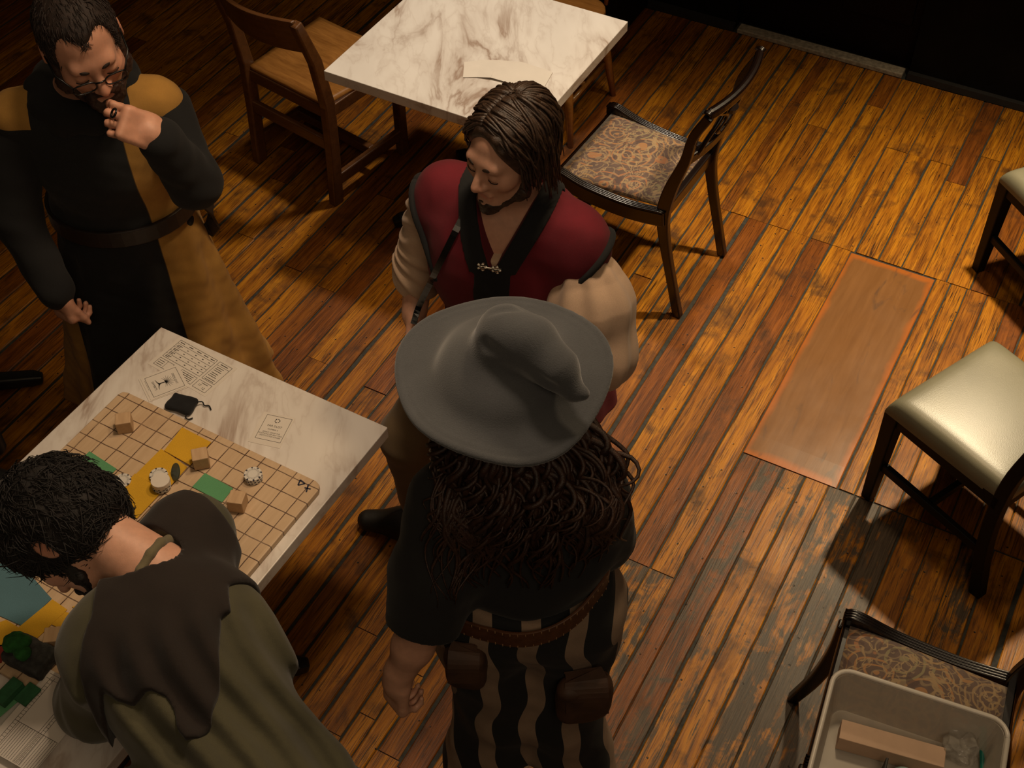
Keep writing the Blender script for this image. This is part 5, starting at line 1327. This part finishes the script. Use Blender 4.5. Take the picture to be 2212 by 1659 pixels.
# ---- C: person in a grey felt pointed hat, seen from behind
def person_c():
    H = A3((-.018, 1.625, 1.475)); s = 1.0; RH = frame((-.05, .97, -.22))
    org = Vector((.02, 1.40, 0)); per = empty('person', org, 0, 'person in a grey pointed felt hat, black shirt and striped trousers, seen from behind', 'person')
    Ls = A3(P(968, 1085, 1.26)); Rs = A3((.155, 1.545, 1.26)); nb = mid(Ls, Rs)+A3((0, .01, .075))
    Le = A3(P(915, 1345, 1.035)); Lw = A3(P(858, 1468, .865)); Re = A3((.20, 1.62, 1.0)); Rw = A3((.09, 1.80, 1.03))
    ch = A3((.005, 1.555, 1.15)); pel = A3((.03, 1.545, .905))
    hl = pel+A3((-.09, 0, -.05)); hr = pel+A3((.09, 0, -.05)); kl = A3((-.03, 1.54, .48)); kr = A3((.09, 1.54, .48)); al = A3((-.09, 1.50, .09)); ar = A3((.16, 1.50, .09))
    hL = hand_fns(Lw, (-.10, -.16, -1), (.75, .55, -.1), True, (58, 62, 64, 66), (.8, .35, .5), .98)
    hR = hand_fns(Rw, (-.5, .8, 0), (-.3, -.1, -.9), False, (35, 40, 45, 50))
    body = un([head_fn(H, RH, s), rc(H+RH@A3((0, -.02, -.05)), nb, .052, .058), el(ch, (.15, .1, .19)), el(pel, (.16, .12, .15)), rc(Rs, Ls, .046, .046),
               rc(Ls, Le, .046, .042), rc(Le, mid(Le, Lw, .4), .045, .042), rc(mid(Le, Lw, .4), Lw, .042, .028), rc(Rs, Re, .046, .04), rc(Re, Rw, .038, .027), hL, hR, legs_fn(hl, hr, kl, kr, al, ar)], .018)
    sdf_obj('body', body, (-.42, 1.2, 0), (.36, 1.98, 1.66), .0048, M_SKIN, per, skin_color(H, RH, s))
    # shirt
    tor = un([el(ch+A3((0, -.0, -.01)), (.185, .125, .215)), el(mid(ch, pel)+A3((.0, .0, .03)), (.178, .13, .13)), rc(mid(Ls, Rs, .05), mid(Ls, Rs, .95), .066, .066),
              rc(Ls, mid(Ls, Le, .6), .074, .08), rc(mid(Ls, Le, .6), mid(Ls, Le, 1.04), .08, .078), rc(Rs, mid(Rs, Re, .9), .07, .068)], .05)
    hem = lambda p: .985+.12*(p[:, 0]-.0)*(p[:, 0] > -.05)+.015*np.sin(p[:, 0]*25)-p[:, 2]
    axs = unit(Le-Ls); cuff = lambda p: ((p-Le)@axs)-.008
    def shirt(p):
        d = tor(p)+wob(p, 24, .006, 2)+wob(p, 55, .0015, 5)
        d = np.where(p[:, 0] < -.155+.0*p[:, 1], smax(d, cuff(p), .004), smax(d, hem(p), .004)) if False else smax(d, np.where(((p-Ls)@axs > .0) & (np.linalg.norm(np.cross(p-Ls, axs), axis=1) < .10), np.maximum(cuff(p), -1), hem(p)), .004)
        return d
    sdf_obj('shirt', shirt, (-.36, 1.26, .88), (.36, 1.80, 1.36), .005, fabric('black_cotton', (.008, .008, .0085), .92, 700, .2, .2, .05), per)
    # striped trousers
    hip = un([el(pel+A3((0, 0, .03)), (.19, .145, .17)), legs_fn(hl+A3((-.012, 0, 0)), hr+A3((.012, 0, 0)), kl, kr, al+A3((0, 0, .12)), ar+A3((0, 0, .12)), (.118, .112, .1))], .06)
    def stripes(t, x, y, z):
        w = t.math('ADD', t.math('SUBTRACT', x, float(pel[0])), t.math('ADD', t.math('MULTIPLY', t.math('SINE', t.math('ADD', t.math('MULTIPLY', z, 14), 1)), .010), t.math('MULTIPLY', t.math('SINE', t.math('MULTIPLY', z, 37)), .005)))
        k = t.math('FRACT', t.math('ADD', t.math('DIVIDE', w, .100), .25)); m = t.math('MULTIPLY', t.math('GREATER_THAN', k, .12), t.math('LESS_THAN', k, .52))
        return t.mix(m, (.008, .0085, .009), (.27, .185, .125))
    def stripes_old(V):
        w = V[:, 0]-pel[0]+.010*np.sin(V[:, 2]*14+1)+.006*np.sin(V[:, 2]*31)
        k = (w/.100+.25) % 1.0; o = np.tile(A3((.008, .0085, .009)), (len(V), 1)); o[(k > .12) & (k < .52)] = (.27, .185, .125); return o
    sdf_obj('trousers', lambda p: smax(hip(p)+wob(p, 18, .009, 4)+wob(p, 45, .002, 1), p[:, 2]-1.0, .01), (-.30, 1.3, .1), (.37, 1.76, 1.06), .0055, cloth_cols('striped_cloth', stripes), per)
    for a_ in (al, ar):
        sdf_obj('boot', boot_fn(a_, a_+A3((0, .18, 0))), a_*A3((1, 1, 0))-.12, a_+A3((.12, .3, .35)), .007, M_BELT, per)
    # stitched leather belt
    M_TAN = plain('brown_belt_leather', (.10, .038, .014), .5, .3, 40, .15)
    b = MB(); pts = []
    f_ = lambda p: float((hip(p[None])+wob(p[None], 18, .009, 4))[0])
    for k in range(61):
        a = 2*pi*k/60; d_ = A3((math.cos(a), math.sin(a), 0)); c_ = pel+A3((0, 0, .085+.035*math.cos(a-.3))); r_ = .25
        for it in range(12): r_ -= (f_(c_+d_*r_)-.004)*.8
        pts.append(c_+d_*max(r_, .15))
    b.beam(pts, .007, .05); bl = b.obj('belt', M_TAN, per, bevel=.002)
    st = MB()
    for k in range(60):
        p_ = mid(pts[k], pts[k+1]); o_ = unit((p_-pel)*A3((1, 1, 0)))
        for dz in (-.021, .021): st.beam([p_+o_*.004+A3((0, 0, dz-.003)), p_+o_*.004+A3((0, 0, dz+.003))], .002, .002, up=(1, 0, 0))
    st.obj('stitching', plain('pale_thread', (.30, .17, .08), .8), bl)
    # leather pouches hanging on the belt
    M_POUCH = plain('dark_brown_pouch_leather', (.060, .028, .015), .65, .35, 18, .2)
    for cx, cy, cz, hx, hz in ((-.105, 1.415, .84, .045, .062), (.15, 1.405, .72, .062, .075)):
        Rp_ = frame((cx*1.2, -1, 0)); pf = rb((cx, cy, cz), (hx, .03, hz), .028, Rp_)
        po = sdf_obj('pouch', lambda p: pf(p)+wob(p, 50, .003, 2), A3((cx, cy, cz))-.14, A3((cx, cy, cz))+.14, .006, M_POUCH, per)
        MB().beam(crom([A3((cx, cy+.022, cz+hz-.006)), A3((cx*1.01, cy-.005, cz+hz+.005)), A3((cx*1.03, cy-.030, cz+hz*.7)), A3((cx*1.04, cy-.036, cz-.005))], 4), hx*1.5, .005, up=(0, -1, .3)).obj('pouch_flap', M_POUCH, po, bevel=.002)
    # hair
    rh = random.Random(11); hm = MB()
    back = lambda x, z: float(A3(tor(A3((x, 0, 0))[None]))[0])
    LK = []
    for k in range(270):
        a = rh.uniform(-.45, pi+.45); r0 = .088; x = math.cos(a)*r0-.018; y = 1.62-math.sin(a)*.095; L = rh.uniform(.10, .33); ph = rh.uniform(0, 6.3); fr_ = rh.uniform(14, 34); am = rh.uniform(.008, .026)
        tx = math.cos(a)*rh.uniform(.10, .18)+rh.uniform(-.01, .045)+.02; pts = []; sb = max(0, math.sin(min(max(a, .3), pi-.3)))
        for i in range(26):
            t = i/25; z = 1.475-.03*t-L*t*.95; xx = x+(tx-x)*min(1, t*1.5)**.8
            yy = y+(1.435-y)*min(1, t*1.25)**.7*sb+(0 if math.sin(a) > .3 else -.02*t); cur = am*min(1, t*2.5)
            pts.append((xx+cur*math.sin(fr_*t*.5+ph), yy-.012+cur*.7*math.cos(fr_*t*.5+ph), z))
        LK.append(pts)
    Q = A3(LK).reshape(-1, 3)
    for it in range(3):
        dd = tor(Q); Q = Q+A3((0, -1, .15))*np.maximum(.012-dd, 0)[:, None]
    Q = Q.reshape(-1, 26, 3)
    for q in Q: lock(hm, list(q), rh.uniform(.0035, .009), 6, .2)
    hm.obj('hair_curls', M_HAIRC, per, smooth=True)
    # hat: wide curled brim and collapsed pointed crown
    hc = A3((-.017, 1.60, 1.565)); tilt = frame((0, .995, .05)); 
    tip0 = A3(P(1075, 700, 1.62)); 
    c1 = hc+tilt@A3((0, .0, .07)); c2 = A3(P(1098, 728, 1.655)); c3 = A3(P(1150, 742, 1.665)); c4 = A3(P(1203, 796, 1.645)); c5 = A3(P(1238, 846, 1.612)); c6 = A3(P(1262, 852, 1.61))
    crown = un([el(hc+tilt@A3((0, .0, .012)), (.110, .118, .055), tilt), rc(hc+tilt@A3((.005, .01, .02)), c2, .082, .050), rc(c2, c3, .050, .043), rc(c3, c4, .043, .034), rc(c4, c5, .034, .013), rc(c5, c6, .011, .004)], .03)
    crease = [rc(A3(P(1042, 748, 1.675)), A3(P(1095, 792, 1.675)), .014, .012), rc(A3(P(1095, 792, 1.675)), A3(P(1190, 838, 1.64)), .012, .009), rc(A3(P(1130, 655, 1.70)), A3(P(1150, 672, 1.70)), .010, .006), rc(A3(P(1060, 668, 1.71)), A3(P(1120, 665, 1.71)), .006, .004)]
    def hat(p):
        q = (p-hc)@tilt; r = np.hypot(q[:, 0], q[:, 1]); th = np.arctan2(q[:, 1], q[:, 0])
        zb = -.012*(r/.2)**2+.010*np.sin(2*th+.6)*(r/.2)**2+.006*np.sin(3*th+1.2)*(r/.2)+wob(p, 30, .0015, 3)
        R_ = .197+.004*np.sin(3*th)+.003*np.sin(5*th+1)
        d = np.maximum(np.abs(q[:, 2]-zb)-.0028, r-R_)
        rim = np.hypot(r-(R_-.006), q[:, 2]-zb-.0015)-.0052
        fold = np.abs(r-(R_-.027)); d = d-.0012*np.clip((r-(R_-.027))/.004, 0, 1)
        d = smin(d, rim, .004)
        c = crown(p)+wob(p, 26, .003, 6)
        for g in crease: c = smax(c, -g(p), .014)
        return smin(d, c, .05)
    sdf_obj('hat', hat, hc-A3((.24, .24, .10)), hc+A3((.26, .24, .22)), .0036, fabric('grey_felt', (.060, .063, .068), .97, 420, .16, .5, .35), per)
    mw = Matrix.Translation(org).inverted()
    for k in per.children: k.matrix_parent_inverse = mw
    # dark nail polish
    return per
person_c()

# ---- D: man leaning over the game table
def person_d():
    H = A3(P(148, 1152, 1.15)); s = 1.08; RH = frame((-.40, -.38, -.84), up=(-.75, .5, .45))
    org = Vector((-.42, 1.10, 0)); per = empty('person', org, 0, 'black-haired man in an olive tunic and brown scalloped mantle leaning over the game table', 'person')
    nb = A3(P(335, 1238, 1.12)); pel = A3((-.50, 1.04, .93)); axis = unit(nb-pel); left = unit(np.cross((0, 0, 1), axis)); upn = np.cross(axis, left)
    ctr = nb-axis*.06-A3((0, 0, .045)); nd = unit(H-nb); Ls = A3(P(240, 1400, 1.06)); Rs = A3(P(412, 1166, 1.055))
    Le = Ls+A3((-.09, .02, -.235)); Lw = A3((-.905, 1.36, .815)); Re = Rs+A3((-.04, .10, -.2)); Rw = A3((-.74, 1.60, .818))
    hl = pel+left*.09-A3((0, 0, .05)); hr = pel-left*.09-A3((0, 0, .05)); kl = A3((-.53, 1.0, .48)); kr = A3((-.40, 1.11, .48)); al = A3((-.50, .92, .09)); ar = A3((-.36, 1.03, .09))
    hL = hand_fns(Lw, (-.42, .88, -.1), (0, 0, -1), True, (6, 6, 7, 8), (.5, .8, .1)); hR = hand_fns(Rw, (-.8, .35, -.1), (0, 0, -1), False, (6, 6, 7, 8), (.5, .8, .1))
    R_t = np.stack([left, axis, upn], 1)
    tc = mid(nb, pel, .42)
    body = un([head_fn(H, RH, s), rc(H+RH@A3((0, -.03, -.045))*s, nb-nd*.03, .060, .066), el(tc, (.15, .26, .10), R_t), el(pel, (.15, .12, .15)), rc(Rs, Ls, .05, .05),
               rc(Ls, Le, .047, .042), rc(Le, Lw, .041, .029), rc(Rs, Re, .047, .042), rc(Re, Rw, .041, .029), hL, hR, legs_fn(hl, hr, kl, kr, al, ar)], .018)
    sdf_obj('body', body, (-1.2, .80, 0), (-.22, 1.84, 1.32), .005, M_SKIN, per, skin_color(H, RH, s))
    cut = lambda q: .85*q[:, 1]-.36*q[:, 2]-.046+.006*np.cos(q[:, 0]*60)
    hs = hair_shell(H, RH, s, .020, cut, -.082, .004, 45, 1)
    ho = sdf_obj('hair', hs, H-.22, H+.22, .0034, M_HAIRD, per); fuzz(ho, H+RH@A3((0, -.05, .13)), 2600, .034, .0015, M_HAIRD, per, .9, .22, 5, .6)
    bs = beard_fn(H, RH, s, .0125, 0, .7); sdf_obj('beard', bs, H-.2, H+.2, .0035, M_HAIRD, per)
    eyes(per, H, RH, s, M_HAIRD)
    # olive tunic with gathers
    T = un([el(tc-axis*.01, (.185, .25, .135), R_t), rc(Rs, Ls, .075, .075), el(pel+A3((0, 0, .0)), (.19, .18, .16)), rc(Ls, Le, .078, .07), rc(Le, mid(Le, Lw, .8), .07, .052), rc(Rs, Re, .075, .07), rc(Re, mid(Re, Rw, .8), .07, .052)], .09)
    sk = skirt(pel+A3((.01, .0, .06)), (-.44, 1.02, .10), (.19, .18), (.33, .30), 11, .05, .8, .8)
    def tun0(p):
        q = (p-nb)@R_t; g = .010*np.sin(q[:, 0]*95+4*np.sin(q[:, 1]*9))*np.clip((-q[:, 1]-.10)/.08, 0, 1)*np.clip((q[:, 2]+.1)/.1, 0, 1)
        return smin(T(p), sk(p), .08)+g+wob(p, 20, .005, 3)+wob(p, 50, .0015, 1)
    neckhole = rc(nb+nd*.2+A3((0, 0, .05)), nb+A3((0, 0, .01)), .10, .070)
    sdf_obj('tunic', lambda p: smax(tun0(p), -neckhole(p), .01), (-1.12, .64, .08), (-.02, 1.80, 1.30), .0062, fabric('olive_linen', (.062, .056, .028), .92, 800, .2, .3, .15), per)
    # brown mantle with cut scalloped edge
    M_MANT = fabric('dark_brown_suede', (.015, .009, .0062), .95, 500, .25, .2, .1)
    out = [(262, 1120), (300, 1092), (350, 1068), (400, 1062), (450, 1082), (500, 1128), (535, 1172), (562, 1212), (552, 1245), (500, 1285), (503, 1318), (507, 1345), (484, 1358), (482, 1410), (481, 1465), (468, 1515), (452, 1558), (425, 1585), (398, 1592), (381, 1570), (377, 1535), (362, 1512), (330, 1506), (282, 1516), (250, 1510), (222, 1494), (212, 1510), (208, 1546), (185, 1520), (172, 1485), (172, 1445), (192, 1400), (212, 1360), (220, 1300), (236, 1250)]
    poly = np.array([A3(P(x, y, 1.13))[:2] for x, y in out]); poly = np.concatenate([poly])
    def poly_sd(p):
        x = p[:, :2]; d = np.full(len(x), 1e9); ins = np.zeros(len(x), bool); n = len(poly)
        for i in range(n):
            a = poly[i]; b = poly[(i+1) % n]; e = b-a; w = x-a; t = np.clip((w@e)/(e@e), 0, 1); d = np.minimum(d, np.linalg.norm(w-t[:, None]*e, axis=1))
            c = (a[1] > x[:, 1]) != (b[1] > x[:, 1]); xi = (b[0]-a[0])*(x[:, 1]-a[1])/(b[1]-a[1]+1e-12)+a[0]; ins ^= c & (x[:, 0] < xi)
        return np.where(ins, -d, d)
    # the mantle follows the slope of the back: measure its outline on the tilted back plane
    def mant(p):
        d = tun0(p); r = smax(smax(d-.012, -(d+.006), .002), -neckhole(p)+.003, .006); m = r < .06; r2 = r.copy(); r2[~m] = .06
        if m.any(): r2[m] = smax(r[m], poly_sd(p[m]), .006)
        return r2
    mfn = lambda p: smax(mant(p), .93-p[:, 2], .004)
    sdf_obj('mantle', mfn, (-1.06, 1.0, .92), (-.46, 1.74, 1.30), .005, M_MANT, per)
    # shirt collar round the neck
    cf = []
    for k in range(12):
        n1_ = unit(np.cross(nd, (0, 0, 1))); n2_ = np.cross(n1_, nd); q = lambda t: nb+nd*.004+n1_*.070*math.cos(t)+n2_*.070*math.sin(t)
        cf.append(rc(q(2*pi*k/12), q(2*pi*(k+1)/12), .010, .010))
    sdf_obj('collar', un(cf, .006), nb-.12, nb+.12, .004, fabric('pale_olive_collar', (.14, .115, .06), .9, 800), per)
    for a_, t_ in ((al, al+A3((-.08, .16, 0))), (ar, ar+A3((-.08, .16, 0)))):
        sdf_obj('boot', boot_fn(a_, t_), np.minimum(a_, t_)*A3((1, 1, 0))-.12, np.maximum(a_, t_)+A3((.12, .12, .35)), .008, M_BELT, per)
    mw = Matrix.Translation(org).inverted()
    for k in per.children: k.matrix_parent_inverse = mw
    return per
person_d()
